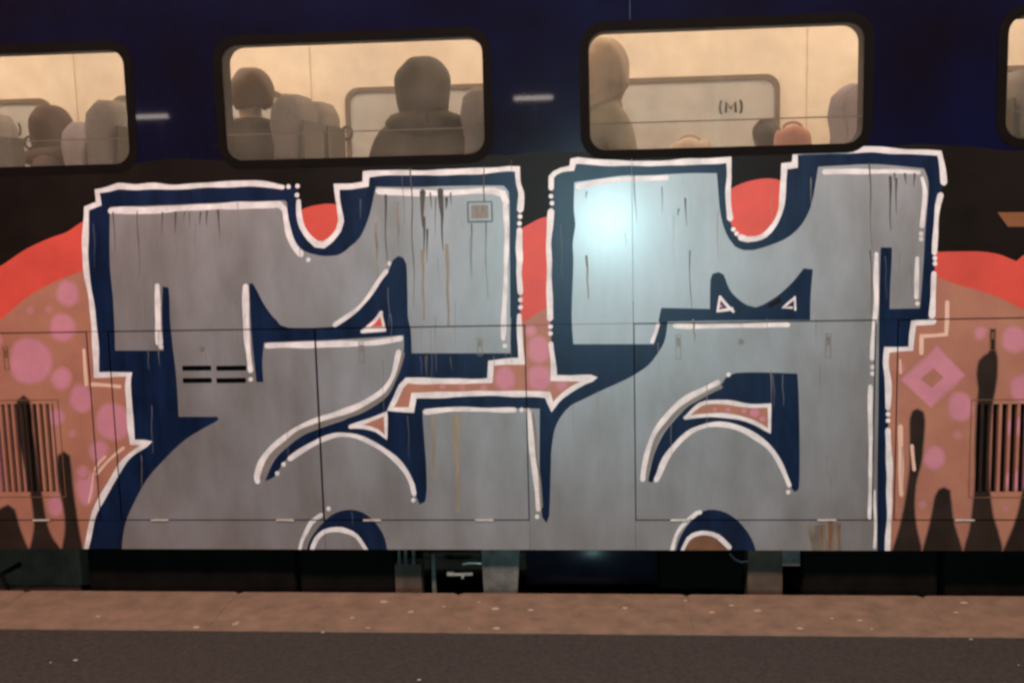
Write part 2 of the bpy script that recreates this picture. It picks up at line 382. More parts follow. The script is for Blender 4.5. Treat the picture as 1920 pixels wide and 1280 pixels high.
# peach ghost lines beside the letters
for pts, wd in (([(158, 655), (160, 690), (163, 722)], 6), ([(172, 721), (200, 723), (225, 725)], 7), ([(181, 888), (198, 868), (214, 853), (231, 840)], 6), ([(178, 880), (186, 866), (197, 855)], 4),
                ([(1776, 567), (1776, 600), (1774, 626), (1729, 629), (1728, 662)], 8), ([(1688, 800), (1689, 850), (1691, 926)], 9), ([(1710, 836), (1711, 860), (1713, 880)], 6), ([(1688, 676), (1688, 700)], 4), ([(165, 940), (171, 915), (176, 885)], 3.5)):
    stroke('peach', pts, wd, 'peach_line')

# letters: dark blue mass inside the white contour
C_LEFT = [(160, 1030), (175, 970), (190, 937), (212, 899), (240, 857), (277, 828), (248, 828), (244, 780), (241, 722), (244, 703), (180, 702), (179, 655), (175, 603), (172, 560), (163, 515), (160, 480), (160, 440), (161, 391), (185, 382), (183, 359), (205, 355), (222, 350), (255, 352), (290, 348), (330, 350), (400, 347), (480, 345), (530, 350)]
C_U1 = [(541, 350), (557, 350), (556, 366)]
C_MID = [(560, 378), (561, 400), (567, 425), (580, 446), (592, 458), (605, 460), (620, 450), (635, 432), (640, 415), (637, 395), (633, 370), (632, 350), (660, 349), (686, 344), (686, 326), (707, 325), (764, 325), (837, 323), (896, 320), (954, 317), (970, 318), (971, 345), (976, 362), (975, 394)]
C_MID2 = [(974, 432), (974, 465), (976, 487), (974, 510), (975, 548)]
C_NOTCH = [(975, 592), (975, 642), (977, 678), (947, 679), (920, 681), (918, 712), (877, 714), (820, 714), (763, 714), (752, 725), (740, 749), (730, 766), (772, 767), (777, 741), (820, 740), (915, 738), (990, 737), (1027, 740), (1036, 765), (1047, 750), (1065, 735), (1090, 720), (1115, 709), (1077, 708), (1037, 707), (1037, 680), (1034, 645)]
C_GAP = [(1031, 598), (1029, 545), (1031, 495), (1029, 457), (1032, 425), (1034, 396)]
C_R1 = [(1033, 352), (1033, 332), (1040, 325), (1052, 320), (1073, 317), (1076, 304), (1085, 302), (1140, 305), (1215, 306), (1315, 304), (1367, 299), (1368, 330), (1365, 358), (1365, 386), (1368, 410)]
C_R2 = [(1387, 446), (1400, 450), (1417, 448), (1434, 440), (1451, 420), (1464, 392), (1469, 358), (1471, 312), (1490, 310), (1491, 288), (1541, 284), (1625, 280), (1682, 284), (1761, 288), (1766, 316), (1769, 342)]
C_R3 = [(1763, 364), (1758, 386), (1755, 415), (1753, 457), (1753, 474)]
C_R4 = [(1752, 512), (1750, 555), (1748, 592)]
C_R5 = [(1750, 602), (1712, 605), (1710, 625), (1708, 653), (1663, 655), (1662, 680), (1666, 717), (1664, 764)]
C_R6 = [(1666, 805), (1667, 855), (1669, 890), (1667, 920), (1666, 970), (1664, 1030)]
outline = C_LEFT + C_U1 + C_MID + [(975, 406), (974, 419)] + C_MID2 + [(976, 572)] + C_NOTCH + C_GAP + [(1034, 375)] + C_R1 + [(1375, 430)] + C_R2 + C_R3 + C_R4 + C_R5 + C_R6
poly('navy_paint', 'navy', outline + [(1664, 1050), (156, 1050)])

silver = [(206, 388), (300, 385), (420, 380), (535, 376), (538, 380), (540, 407), (545, 430), (555, 455), (570, 470), (590, 477), (610, 480), (637, 477), (657, 462), (675, 445), (690, 412), (697, 387), (701, 367), (705, 350), (779, 351), (837, 349), (925, 348), (945, 349), (952, 357), (955, 377), (956, 495), (957, 662),
          (772, 662), (770, 617), (765, 595), (764, 545), (762, 495), (756, 483), (747, 480), (737, 487), (730, 505), (720, 517), (695, 551), (670, 580), (645, 600), (627, 612), (540, 614), (520, 602), (505, 585), (492, 565), (482, 545), (474, 531), (467, 532), (471, 617), (477, 680), (481, 716), (494, 716), (492, 680), (495, 642),
          (600, 638), (690, 633), (757, 628), (757, 655), (750, 685), (742, 712), (730, 735), (707, 755), (682, 768), (645, 787), (607, 800), (570, 815), (540, 837), (515, 862), (497, 901), (515, 893), (527, 873), (540, 858), (570, 840), (600, 823), (625, 813), (645, 811), (670, 813), (695, 823), (720, 838), (745, 861), (765, 883), (776, 910), (780, 930), (787, 945),
          (797, 940), (800, 920), (799, 870), (795, 817), (792, 768), (990, 765), (1012, 767), (1012, 900), (1017, 970), (1025, 980), (1030, 965), (1033, 870), (1034, 842), (1040, 805), (1052, 780), (1070, 760), (1090, 750), (1127, 732), (1165, 715), (1190, 702), (1215, 685), (1230, 667), (1245, 642), (1250, 620), (1252, 603),
          (1360, 601), (1519, 600), (1520, 555), (1524, 505), (1507, 503), (1485, 530), (1457, 555), (1429, 572), (1417, 576), (1401, 572), (1381, 558), (1367, 541), (1357, 515), (1348, 510), (1336, 513), (1332, 524), (1331, 579), (1240, 577), (1235, 600), (1232, 625), (1226, 645), (1075, 645),
          (1072, 590), (1075, 495), (1074, 457), (1079, 420), (1076, 395), (1077, 342), (1115, 337), (1165, 330), (1215, 329), (1290, 325), (1344, 325), (1346, 350), (1350, 395), (1357, 426), (1367, 448), (1378, 462), (1395, 469), (1412, 469), (1440, 461), (1474, 447), (1499, 426), (1516, 398), (1524, 372), (1530, 339), (1534, 313),
          (1569, 311), (1631, 308), (1682, 311), (1732, 316), (1739, 333), (1741, 358), (1735, 429), (1732, 485), (1728, 541), (1725, 578), (1668, 579), (1669, 541), (1672, 485), (1672, 464), (1651, 464), (1649, 541), (1648, 620), (1647, 755), (1645, 900), (1645, 1050),
          (228, 1050), (230, 1010), (237, 975), (250, 945), (275, 899), (307, 862), (350, 822), (410, 787), (408, 781), (335, 781), (333, 740), (329, 690), (324, 650), (319, 600), (318, 560), (316, 539), (305, 537), (304, 600), (307, 657), (216, 657), (215, 620), (212, 560), (206, 490)]
poly('silver_paint', 'silver', silver)

# dark blue inner forms
poly('navy_paint', 'navy', [(1380, 699), (1495, 700), (1497, 730), (1499, 805), (1499, 895), (1497, 917), (1490, 922), (1484, 914), (1478, 893), (1464, 866), (1444, 838), (1419, 817), (1394, 802), (1367, 793), (1340, 791), (1314, 796), (1288, 808), (1262, 832), (1243, 858), (1230, 890), (1223, 904), (1215, 902), (1217, 890), (1227, 850), (1245, 812), (1267, 785), (1292, 760), (1320, 740), (1350, 722)])
poly('navy_paint', 'navy', [(572, 1050), (578, 1020), (587, 1002), (601, 984), (620, 966), (640, 957), (660, 955), (680, 960), (697, 972), (712, 990), (722, 1010), (729, 1050)])
poly('silver_paint', 'silver', [(583, 1050), (586, 1026), (593, 1012), (607, 998), (630, 992), (650, 995), (670, 1005), (686, 1026), (692, 1050)])
poly('navy_paint', 'navy', [(1264, 1050), (1270, 1020), (1282, 994), (1300, 971), (1320, 957), (1340, 955), (1362, 961), (1385, 977), (1405, 1002), (1416, 1027), (1420, 1050)])
poly('rust_paint', 'rust', [(1276, 1050), (1281, 1026), (1291, 1011), (1307, 1002), (1325, 1000), (1345, 1006), (1364, 1022), (1372, 1050)])
# grey shading under the S curve and beside the arch
stroke('shade', [(754, 662), (747, 690), (738, 714), (724, 738), (700, 757), (674, 771), (636, 784), (600, 796), (563, 811), (536, 829), (512, 852), (496, 878), (489, 897)], 9, 'grey_shading')
stroke('shade', [(1352, 726), (1322, 741), (1286, 760), (1256, 787), (1234, 816), (1222, 848), (1213, 880), (1210, 900)], 7, 'grey_shading')
stroke('shade', [(998, 775), (1003, 806), (1007, 855), (1011, 900), (1014, 950)], 6, 'grey_shading')

# tan and coral islands with white borders
for pts, key in (([(657, 799), (695, 787), (722, 776), (724, 821), (707, 807), (682, 800)], 'tan'), ([(714, 586), (719, 613), (684, 614)], 'coral'),
                 ([(1285, 782), (1305, 763), (1322, 755), (1362, 755), (1405, 760), (1443, 759), (1443, 808), (1417, 793), (1385, 783), (1342, 779), (1305, 780)], 'peach')):
    poly(key + '_island', key if key != 'peach' else 'tan', pts)
for x, y, rx in ((1415, 773, 9), (1430, 785, 6), (1365, 768, 5), (1395, 770, 5), (1340, 767, 4)): shape('pink_dot', 'pink', ell(x, y, rx, rx * 0.9))
stroke('white', [(657, 799), (695, 787), (722, 776), (724, 821), (707, 807), (682, 800), (657, 799)], 7)
stroke('white', [(714, 586), (720, 613), (684, 615), (700, 604), (714, 586)], 6)
stroke('white', [(680, 621), (722, 618)], 7)
stroke('white', [(1285, 782), (1305, 763), (1322, 755), (1362, 755), (1405, 760), (1443, 759), (1443, 808), (1417, 793), (1385, 783), (1342, 779), (1305, 780), (1285, 782)], 7.5)
stroke('white', [(1350, 557), (1345, 583), (1372, 578)], 5); stroke('white', [(1350, 557), (1361, 570), (1374, 583)], 5)
dot(1352, 574, 3, 'pink', 'pink_dot')
stroke('white', [(1490, 558), (1468, 576), (1484, 576)], 5); stroke('white', [(1490, 558), (1491, 581)], 5)
stroke('black', [(1444, 573), (1462, 563)], 8, 'black_line')

# white contour round the letters
for s in (C_LEFT, C_MID, C_MID2, C_NOTCH, C_GAP, C_R1, C_R2, C_R3, C_R4, C_R5, C_R6): stroke('white', s, 10.5, w_=0.9)
for p in ((541, 350), (558, 349), (557, 366), (975, 406), (974, 419), (976, 562), (976, 576), (1032, 612), (1032, 625), (1035, 381), (1033, 368), (1375, 430), (1381, 438), (1753, 484), (1753, 494), (1665, 776), (1665, 788)): dot(*p, 4.5)
# white highlights on the silver
for pts, wd in (([(209, 396), (230, 394), (300, 393), (360, 390), (420, 387), (480, 384), (525, 382), (534, 392), (536, 412), (541, 440), (551, 462), (564, 477)], 12),
                ([(295, 536), (296, 580), (298, 620), (300, 644)], 11), ([(461, 536), (461, 580), (463, 617), (466, 655), (469, 694)], 11),
                ([(627, 610), (645, 599), (670, 580), (695, 550), (714, 522), (725, 508)], 8.5), ([(709, 359), (780, 362), (850, 360), (925, 359), (942, 364), (948, 380)], 11), ([(949, 384), (950, 430), (948, 500), (946, 570), (945, 634)], 8.5),
                ([(500, 648), (600, 646), (690, 642), (750, 635)], 11), ([(747, 660), (742, 680), (735, 705), (719, 731), (695, 749), (670, 763), (632, 776), (595, 787), (557, 802), (530, 821), (507, 842), (490, 867), (482, 895), (484, 903)], 10),
                ([(542, 860), (570, 842), (600, 826), (625, 817), (645, 815), (670, 818), (695, 828), (720, 843), (745, 865), (763, 888), (773, 910), (776, 926)], 9),
                ([(798, 771), (840, 768), (900, 768), (965, 768)], 9), ([(992, 772), (995, 805), (1000, 855), (1005, 907), (1009, 955)], 9.5),
                ([(1083, 350), (1120, 343), (1180, 336), (1250, 333)], 9), ([(1223, 641), (1230, 625), (1235, 607)], 7), ([(1264, 611), (1340, 611), (1420, 610), (1478, 610)], 8),
                ([(1545, 323), (1600, 321), (1660, 321), (1722, 324)], 9), ([(1729, 334), (1734, 358), (1730, 400), (1728, 425)], 8), ([(1721, 486), (1719, 520), (1718, 556)], 9),
                ([(1642, 476), (1642, 513), (1643, 560), (1641, 597), (1637, 642), (1635, 672)], 8.5), ([(1632, 724), (1631, 805), (1633, 900), (1632, 970)], 8), ([(1641, 920), (1641, 980), (1639, 1025)], 5),
                ([(1346, 717), (1317, 732), (1280, 752), (1250, 780), (1227, 810), (1215, 842), (1207, 875), (1204, 899)], 10),
                ([(1230, 900), (1236, 888), (1247, 860), (1265, 835), (1290, 812), (1315, 800), (1340, 795), (1367, 797), (1392, 805), (1417, 820), (1442, 840), (1462, 867), (1476, 897), (1480, 908)], 10),
                ([(561, 1034), (566, 1012), (573, 998), (583, 980), (602, 965)], 8), ([(584, 1034), (592, 1012), (607, 997), (630, 992), (650, 995), (670, 1005), (688, 1032)], 8),
                ([(1260, 1034), (1270, 1000), (1285, 979), (1307, 960)], 8), ([(1278, 1034), (1290, 1010), (1307, 1001), (1325, 1000), (1345, 1006), (1367, 1026)], 8)):
    stroke('white', pts, wd)
for p in ((578, 487), (302, 650), (470, 711), (729, 494), (947, 648), (520, 887), (532, 870), (775, 937), (978, 768), (989, 769), (1007, 968), (1366, 702), (1478, 922), (616, 953), (1312, 960), (1720, 569), (1636, 700), (1636, 688), (1727, 438), (1727, 448)): dot(*p, 4.4)

# dirt that ran down from the windows
poly('rust_stain', 'ruststain', [(1512, 982), (1578, 982), (1574, 1005), (1576, 1034), (1520, 1034), (1517, 1004)], w_=2.0)
GR = [(213, 398, 470, 3), (258, 396, 520, 2.2), (304, 398, 440, 2.5), (328, 398, 437, 4), (345, 398, 415, 2), (356, 398, 425, 2), (375, 398, 422, 3), (388, 396, 424, 4), (410, 394, 446, 4), (722, 366, 500, 4.5), (770, 316, 580, 3), (792, 360, 425, 11), (794, 408, 488, 5), (827, 358, 415, 12), (808, 362, 392, 3), (846, 362, 384, 3), (816, 372, 440, 2.5), (829, 400, 470, 6), (836, 372, 392, 6), (800, 430, 492, 3.5), (907, 312, 560, 2.6), (883, 420, 520, 2), (755, 330, 420, 1.6), (960, 300, 330, 1.6),
      (1286, 372, 425, 3), (1272, 392, 404, 3), (1293, 470, 580, 2.6), (1240, 350, 400, 1.6), (1630, 306, 470, 2.6), (1668, 332, 432, 5.5), (1680, 335, 402, 4), (1698, 326, 345, 4), (1714, 326, 350, 4), (1676, 326, 338, 4), (1190, 330, 420, 2), (800, 668, 706, 6), (845, 670, 692, 2.5), (1556, 980, 1030, 10), (1540, 985, 1030, 4), (1573, 985, 1030, 6), (1632, 470, 590, 3), (1100, 360, 372, 3)]
for (x, y0, y1, wd) in GR:
    n = max(3, int((y1 - y0) / 14)); a = rng.uniform(0, 6)
    drift = (y1 - y0) * 0.028
    pts = [(x + drift * k / n + 1.3 * math.sin(a + k * 0.7), y0 + (y1 - y0) * k / n) for k in range(n + 1)]
    shape('grime_streak', 'rust' if y0 > 950 else 'grime', stroke_poly(pts, wd, 0.75))
for (x, y0, y1, wd) in [(838, 460, 610, 7), (792, 470, 600, 6), (855, 780, 960, 12), (812, 780, 900, 6), (1300, 600, 640, 5), (705, 420, 520, 5), (745, 380, 470, 4), (1100, 480, 560, 4)]:
    n = 12; a = rng.uniform(0, 6)
    shape('ochre_run', 'ochre' if wd > 5 else 'grimesoft', stroke_poly([(x + 3 * k / n + 0.8 * math.sin(a + k), y0 + (y1 - y0) * k / n) for k in range(n + 1)], wd, 0.5))
for (x, y0, y1, wd) in ((277, 655, 692, 1.5), (284, 760, 850, 1.8), (728, 540, 615, 1.5), (733, 588, 640, 1.6), (789, 668, 702, 1.5), (1450, 703, 764, 1.8), (1467, 703, 760, 2.2), (176, 420, 500, 1.2), (1052, 420, 520, 1.2), (1660, 480, 560, 1.2), (765, 780, 860, 1.2), (660, 960, 985, 1.2)):
    n = 8; a = rng.uniform(0, 6)
    shape('grime_streak', 'scratch', stroke_poly([(x + 2 * k / n + 0.8 * math.sin(a + k), y0 + (y1 - y0) * k / n) for k in range(n + 1)], wd, 0.6))
for k in range(60):      # faint runs and scratches on the silver
    x = rng.uniform(215, 1720); y0 = rng.uniform(330, 900); ln = rng.uniform(15, 110)
    n = max(3, int(ln / 14)); a = rng.uniform(0, 6)
    shape('grime_streak', 'grimesoft', stroke_poly([(x + 2 * k2 / n + 0.8 * math.sin(a + k2), y0 + ln * k2 / n) for k2 in range(n + 1)], rng.uniform(0.8, 1.7), 0.7))

# ------------------------------------------------------------------ panels of the side: (name, label, x0, x1, z0, z1, gap)
PANELS = [dict(name='hatch', x=(-3.45, -2.548), z=(Z_HINGE, Z_TOP)), dict(name='hatch', x=(-2.441, -1.407), z=(Z_HINGE, Z_TOP)), dict(name='hatch', x=(-1.407, -0.390), z=(Z_HINGE, Z_TOP)),
          dict(name='hatch', x=(0.121, 1.236), z=(Z_HINGE, Z_TOP)), dict(name='hatch', x=(1.334, 2.34), z=(Z_HINGE, Z_TOP)),
          dict(name='skirt_panel', x=(-2.548, -2.441), z=(Z_HINGE, Z_TOP), g=0.0015), dict(name='skirt_panel', x=(-0.390, 0.121), z=(Z_SILL, Z_TOP), g=0.0006), dict(name='skirt_panel', x=(1.236, 1.334), z=(Z_HINGE, Z_TOP), g=0.0006),
          dict(name='skirt_panel', x=(XL, -3.45), z=(Z_SILL, Z_TOP), g=0.0015), dict(name='skirt_panel', x=(2.34, XR), z=(Z_SILL, Z_TOP), g=0.0015),
          dict(name='sill_panel', x=(-3.45, -1.407), z=(Z_SILL, Z_HINGE), g=0.0008), dict(name='sill_panel', x=(-1.407, -0.390), z=(Z_SILL, Z_HINGE), g=0.0008), dict(name='sill_panel', x=(0.121, 2.34), z=(Z_SILL, Z_HINGE), g=0.0008),
          dict(name='side_panel', x=(XL, 0.121), z=(Z_TOP, Z_EAVE), g=0.0012), dict(name='side_panel', x=(0.121, XR), z=(Z_TOP, Z_EAVE), g=0.0012)]
HLAB = ['pink dotted hatch with a vertical grille left of the letters', 'silver hatch with four short slots', 'silver hatch with the S shaped white curve', 'silver hatch with the dark blue arch', 'pink diamond hatch with a vertical grille right of the letters']
for p, l in zip(PANELS[:5], HLAB): p['label'] = l
for p in PANELS: p['g'] = p.get('g', 0.0045)
WR = 0.075
HOLES = [rrect(a - 0.035, b + 0.035, WZ0 - 0.035, WZ1 + 0.035, WR + 0.03) for a, b in WINDOWS]
# short louvre slots
for (a, b, c, d) in ((342, 396, 685, 695), (406, 462, 685, 695), (343, 397, 708, 718), (406, 461, 708, 718)):
    p, q = U(a, d), U(b, c); HOLES.append(rrect(p[0], q[0], p[1], q[1], 0.006, 3))
# grilles: opening with a fixed frame, slats set into it
GRILLES = []
for (xa, xb, par) in ((U(107, 850)[0] - 0.56, U(107, 850)[0], 0), (U(1830, 850)[0], U(1830, 850)[0] + 0.45, 4)):
    z1 = U(60 if par == 0 else 1880, 757)[1]; z0 = U(60 if par == 0 else 1880, 921)[1]
    GRILLES.append((xa, xb, z0, z1, par)); HOLES.append([(xa, z0), (xb, z0), (xb, z1), (xa, z1)])
SLATS = []
for (xa, xb, z0, z1, par) in GRILLES:
    n = int(round((xb - xa) / (0.0325 if par == 0 else 0.0395)))
    for k in range(n):
        x = xa + (k + 0.55) * (xb - xa) / n
        SLATS.append((x - 0.0068, x + 0.0068, z0 + 0.001, z1 - 0.001, par))

# ------------------------------------------------------------------ planar arrangement of panels, holes and paint
V, E_ = [], []
def add_ring(pts):
    i0 = len(V); n = len(pts)
    V.extend(Vector((p[0], p[1])) for p in pts)
    E_.extend((i0 + k, i0 + (k + 1) % n) for k in range(n))
rects = []
for p in PANELS:
    g = p['g']; r = (p['x'][0] + g, p['x'][1] - g, p['z'][0] + g, p['z'][1] - g); p['r'] = r
    add_ring([(r[0], r[2]), (r[1], r[2]), (r[1], r[3]), (r[0], r[3])])
for h in HOLES: add_ring(h)
for s in SLATS: add_ring([(s[0], s[2]), (s[1], s[2]), (s[1], s[3]), (s[0], s[3])])
for s in SHAPES: add_ring(s[2])
cv, ce, cf, _, _, _ = delaunay_2d_cdt(V, E_, [], 0, 1e-6, False)
cv = np.array([(v[0], v[1]) for v in cv]); cf = [f for f in cf if len(f) == 3]; cf = np.array(cf)
cen = cv[cf].mean(axis=1)
def inside(poly_, pts):
    P = np.array(poly_); x, y = pts[:, 0], pts[:, 1]
    wn = np.zeros(len(pts), int)
    ok = (x >= P[:, 0].min()) & (x <= P[:, 0].max()) & (y >= P[:, 1].min()) & (y <= P[:, 1].max())
    idx = np.nonzero(ok)[0]; px, py = x[idx], y[idx]; w_ = np.zeros(len(idx), int)
    for (ax, ay), (bx, by) in zip(P, np.roll(P, -1, axis=0)):
        l = (bx - ax) * (py - ay) - (px - ax) * (by - ay)
        w_ += ((ay <= py) & (by > py) & (l > 0)).astype(int) - ((ay > py) & (by <= py) & (l < 0)).astype(int)
    wn[idx] = w_
    return wn != 0
top = np.full(len(cf), -1)
for k, s in enumerate(SHAPES): top[inside(s[2], cen)] = k
hole = np.zeros(len(cf), bool)
for h in HOLES: hole |= inside(h, cen)
def in_rect(r): return (cen[:, 0] > r[0]) & (cen[:, 0] < r[1]) & (cen[:, 1] > r[2]) & (cen[:, 1] < r[3])

def patch(tri, y):
    ids = np.unique(cf[tri]); remap = {int(v): k for k, v in enumerate(ids)}
    vs = [(cv[v][0], y, cv[v][1]) for v in ids]
    fs = [[remap[int(i)] for i in f] for f in cf[tri]]
    out = []
    for f in fs:      # face towards the platform (-y)
        a, b, c = (np.array(vs[i]) for i in f)
        out.append(f if np.cross(b - a, c - a)[1] < 0 else f[::-1])
    return vs, out
def thick(vs, fs, depth):
    """add the rim of a sheet"""
    cnt = {}
    for f in fs:
        for a, b in zip(f, f[1:] + f[:1]):
            cnt[(a, b)] = cnt.get((a, b), 0) + 1
    rim = [(a, b) for (a, b) in cnt if (b, a) not in cnt]
    n = len(vs); vs = vs + [(v[0], v[1] + depth, v[2]) for v in vs]
    return vs, fs + [[b, a, a + n, b + n] for a, b in rim]

def components(tri):
    """connected pieces of a patch; crumbs stay with the largest piece"""
    own = {}; par = {int(t): int(t) for t in tri}
    def find(a):
        while par[a] != a: par[a] = par[par[a]]; a = par[a]
        return a
    for t in tri:
        t = int(t); f = [int(v) for v in cf[t]]
        for e in ((f[0], f[1]), (f[1], f[2]), (f[2], f[0])):
            e = (min(e), max(e))
            if e in own: par[find(t)] = find(own[e])
            else: own[e] = t
    g = {}
    for t in tri: g.setdefault(find(int(t)), []).append(int(t))
    def area(ts):
        a = cv[cf[ts]]; return 0.5 * np.abs((a[:, 1, 0] - a[:, 0, 0]) * (a[:, 2, 1] - a[:, 0, 1]) - (a[:, 1, 1] - a[:, 0, 1]) * (a[:, 2, 0] - a[:, 0, 0])).sum()
    gs = sorted(g.values(), key=area, reverse=True)
    out = [gs[0]]
    for x in gs[1:]:
        if area(x) > 1.2e-5: out.append(x)
    return out
panel_objs = []
for p in PANELS:
    tri = np.nonzero(in_rect(p['r']) & ~hole)[0]
    vs, fs = patch(tri, 0.0)
    nf = len(fs)
    vs, fs = thick(vs, fs, 0.018)
    o = mesh_obj(p['name'], vs, fs, M['body'], train)
    if 'label' in p: o['label'] = p['label']
    panel_objs.append(o)
    for k in np.unique(top[tri]):
        if k < 0: continue
        t2 = tri[top[tri] == k]
        a = cv[cf[t2]]; area = 0.5 * np.abs((a[:, 1, 0] - a[:, 0, 0]) * (a[:, 2, 1] - a[:, 0, 1]) - (a[:, 1, 1] - a[:, 0, 1]) * (a[:, 2, 0] - a[:, 0, 0])).sum()
        if area < 2e-6: continue
        if SHAPES[k][0] in ('grime_streak', 'ochre_run'):
            vs2, fs2 = patch(t2, -0.0008); mesh_obj(SHAPES[k][0], vs2, fs2, M[SHAPES[k][1]], o); continue
        for comp in components(t2):
            vs2, fs2 = patch(comp, -0.0008)
            mesh_obj(SHAPES[k][0], vs2, fs2, M[SHAPES[k][1]], o)
keys = sorted(set(s[1] for s in SHAPES)); kidx = {k: i + 1 for i, k in enumerate(keys)}
slat_mats = [M['body']] + [M[k] for k in keys]
for s in SLATS:
    tri = np.nonzero(in_rect(s))[0]
    if not len(tri): continue
    vs, fs = patch(tri, -0.001); mi = [0 if top[t] < 0 else kidx[SHAPES[top[t]][1]] for t in tri]
    vs, fs = thick(vs, fs, 0.03); mi += [mi[0]] * (len(fs) - len(mi))
    mesh_obj('slat', vs, fs, slat_mats, panel_objs[s[4]], mi)
for (xa, xb, z0, z1, par) in GRILLES:      # thin raised frame round each grille
    o_ = [(xa - 0.030, z0 - 0.030), (xb + 0.030, z0 - 0.030), (xb + 0.030, z1 + 0.022), (xa - 0.030, z1 + 0.022)]
    i_ = [(xa - 0.026, z0 - 0.026), (xb + 0.026, z0 - 0.026), (xb + 0.026, z1 + 0.018), (xa - 0.026, z1 + 0.018)]
    ring_obj('grille_frame', o_, i_, -0.0025, 0.0, M['rust'], panel_objs[par])
    i_ = [(xa, z0), (xb, z0), (xb, z1), (xa, z1)]
    o_ = [(xa - 0.003, z0 - 0.003), (xb + 0.003, z0 - 0.003), (xb + 0.003, z1 + 0.003), (xa - 0.003, z1 + 0.003)]

# frame of the body behind the panels (shows dark in every gap)
bm = bmesh.new()
bbox(bm, XL, XR, 0.05, 0.07, Z_SILL + 0.01, Z_TOP + 0.1)
bbox(bm, XL, XR, 0.05, 0.40, Z_SILL + 0.002, Z_SILL + 0.03)
bm_obj('body_frame', bm, M['gap'], train)
for x in (-3.45, -2.5, -1.407, -0.39, 0.121, 1.285, 2.34):
    box('body_rib', x - 0.03, x + 0.03, 0.019, 0.05, Z_SILL + 0.03, Z_TOP, M['gap'], train)
for z in (Z_HINGE, Z_TOP):
    box('body_stringer', XL, XR, 0.0195, 0.05, z - 0.03, z + 0.03, M['gap'], train)
# hinges along the lower seam
for px, hp in ((78, 0), (300, 1), (535, 1), (698, 2), (908, 2), (1275, 3), (1550, 3), (1808, 4), (-120, 0)):
    x = U(px, 975)[0]; bm = bmesh.new()
    tube(bm, [(x - 0.045, -0.004, Z_HINGE), (x + 0.045, -0.004, Z_HINGE)], 0.0048, 10)
    bbox(bm, x - 0.040, x + 0.040, -0.003, 0.012, Z_HINGE - 0.004, Z_HINGE + 0.006)
    bm_obj('hinge', bm, M['steel'], panel_objs[hp])
# latches: slim pull in a raised frame; round locks
for (px, py, h, hp, key) in ((12, 671, 46, 0, 'tan'), (678, 660, 40, 2, 'shade'), (900, 650, 34, 2, 'shade'), (1272, 650, 46, 3, 'shade'), (1553, 648, 46, 3, 'shade'), (1861, 637, 40, 4, 'tan')):
    x, z = U(px, py); hh = h / 400 / 2; ww = 0.0125
    o_ = [(x - ww, z - hh), (x + ww, z - hh), (x + ww, z + hh), (x - ww, z + hh)]; i_ = [(x - ww + 0.003, z - hh + 0.003), (x + ww - 0.003, z - hh + 0.003), (x + ww - 0.003, z + hh - 0.003), (x - ww + 0.003, z + hh - 0.003)]
    ring_obj('latch_frame', o_, i_, -0.0030, 0.0, M['grimesoft'] if key == 'shade' else M['rust'], panel_objs[hp])
    bm = bmesh.new(); bbox(bm, x - 0.006, x + 0.006, -0.0050, 0.0, z + hh * 0.05, z + hh * 0.75)
    bm_obj('latch', bm, M['grimesoft'] if key == 'shade' else M['rust'], panel_objs[hp], bevel=0.001)
for (px, py, hp) in ((378, 651, 1), (1390, 640, 3)):
    x, z = U(px, py); bm = bmesh.new()
    tube(bm, [(x, -0.006, z), (x, 0.0, z)], 0.013, 14); bbox(bm, x - 0.002, x + 0.002, -0.0075, -0.005, z - 0.009, z + 0.009)
    bm_obj('lock', bm, M['grimesoft'], panel_objs[hp])
# little vent plate on the upper side
a, b = U(877, 417), U(923, 377)
ring_obj('vent_frame', rrect(a[0], b[0], a[1], b[1], 0.004, 2), rrect(a[0] + 0.005, b[0] - 0.005, a[1] + 0.005, b[1] - 0.005, 0.003, 2), -0.0045, 0.0, M['grime'], panel_objs[13])
ring_obj('vent_frame', rrect(a[0] + 0.006, b[0] - 0.006, a[1] + 0.006, b[1] - 0.006, 0.004, 2), rrect(a[0] + 0.02, b[0] - 0.02, a[1] + 0.018, b[1] - 0.018, 0.004, 2), -0.0035, 0.0, M['silver'], panel_objs[13])
box('vent_mesh', a[0] + 0.0195, b[0] - 0.0195, -0.0022, 0.0, a[1] + 0.0175, b[1] - 0.0175, M['grimesoft'], panel_objs[13])

# ------------------------------------------------------------------ windows of the near side
for (a, b) in WINDOWS:
    wn = bpy.data.objects.new('window', None); link(wn, train); wn.location = ((a + b) / 2, 0, WZ0)
    inv = Matrix.Translation((-(a + b) / 2, 0, -WZ0))
    def sub(o): o.matrix_parent_inverse = Matrix.Identity(4); o.data.transform(inv); return o
    sub(ring_obj('gasket', rrect(a - 0.042, b + 0.042, WZ0 - 0.042, WZ1 + 0.042, WR + 0.037), rrect(a, b, WZ0, WZ1, WR), -0.003, 0.020, M['rubber'], wn))
    sub(ring_obj('reveal', rrect(a - 0.012, b + 0.012, WZ0 - 0.012, WZ1 + 0.012, WR + 0.012), rrect(a + 0.001, b - 0.001, WZ0 + 0.001, WZ1 - 0.001, WR), 0.021, 0.115, M['rubber'], wn))
    bm = bmesh.new(); prism_xz(bm, rrect(a + 0.0005, b - 0.0005, WZ0 + 0.0005, WZ1 - 0.0005, WR), 0.004, 0.008)
    sub(bm_obj('pane', bm, M['glass'], wn))
    sub(box('pane_rail', a + 0.002, b - 0.002, 0.012, 0.018, CAM_Z + 0.283, CAM_Z + 0.289, M['farframe'], wn))

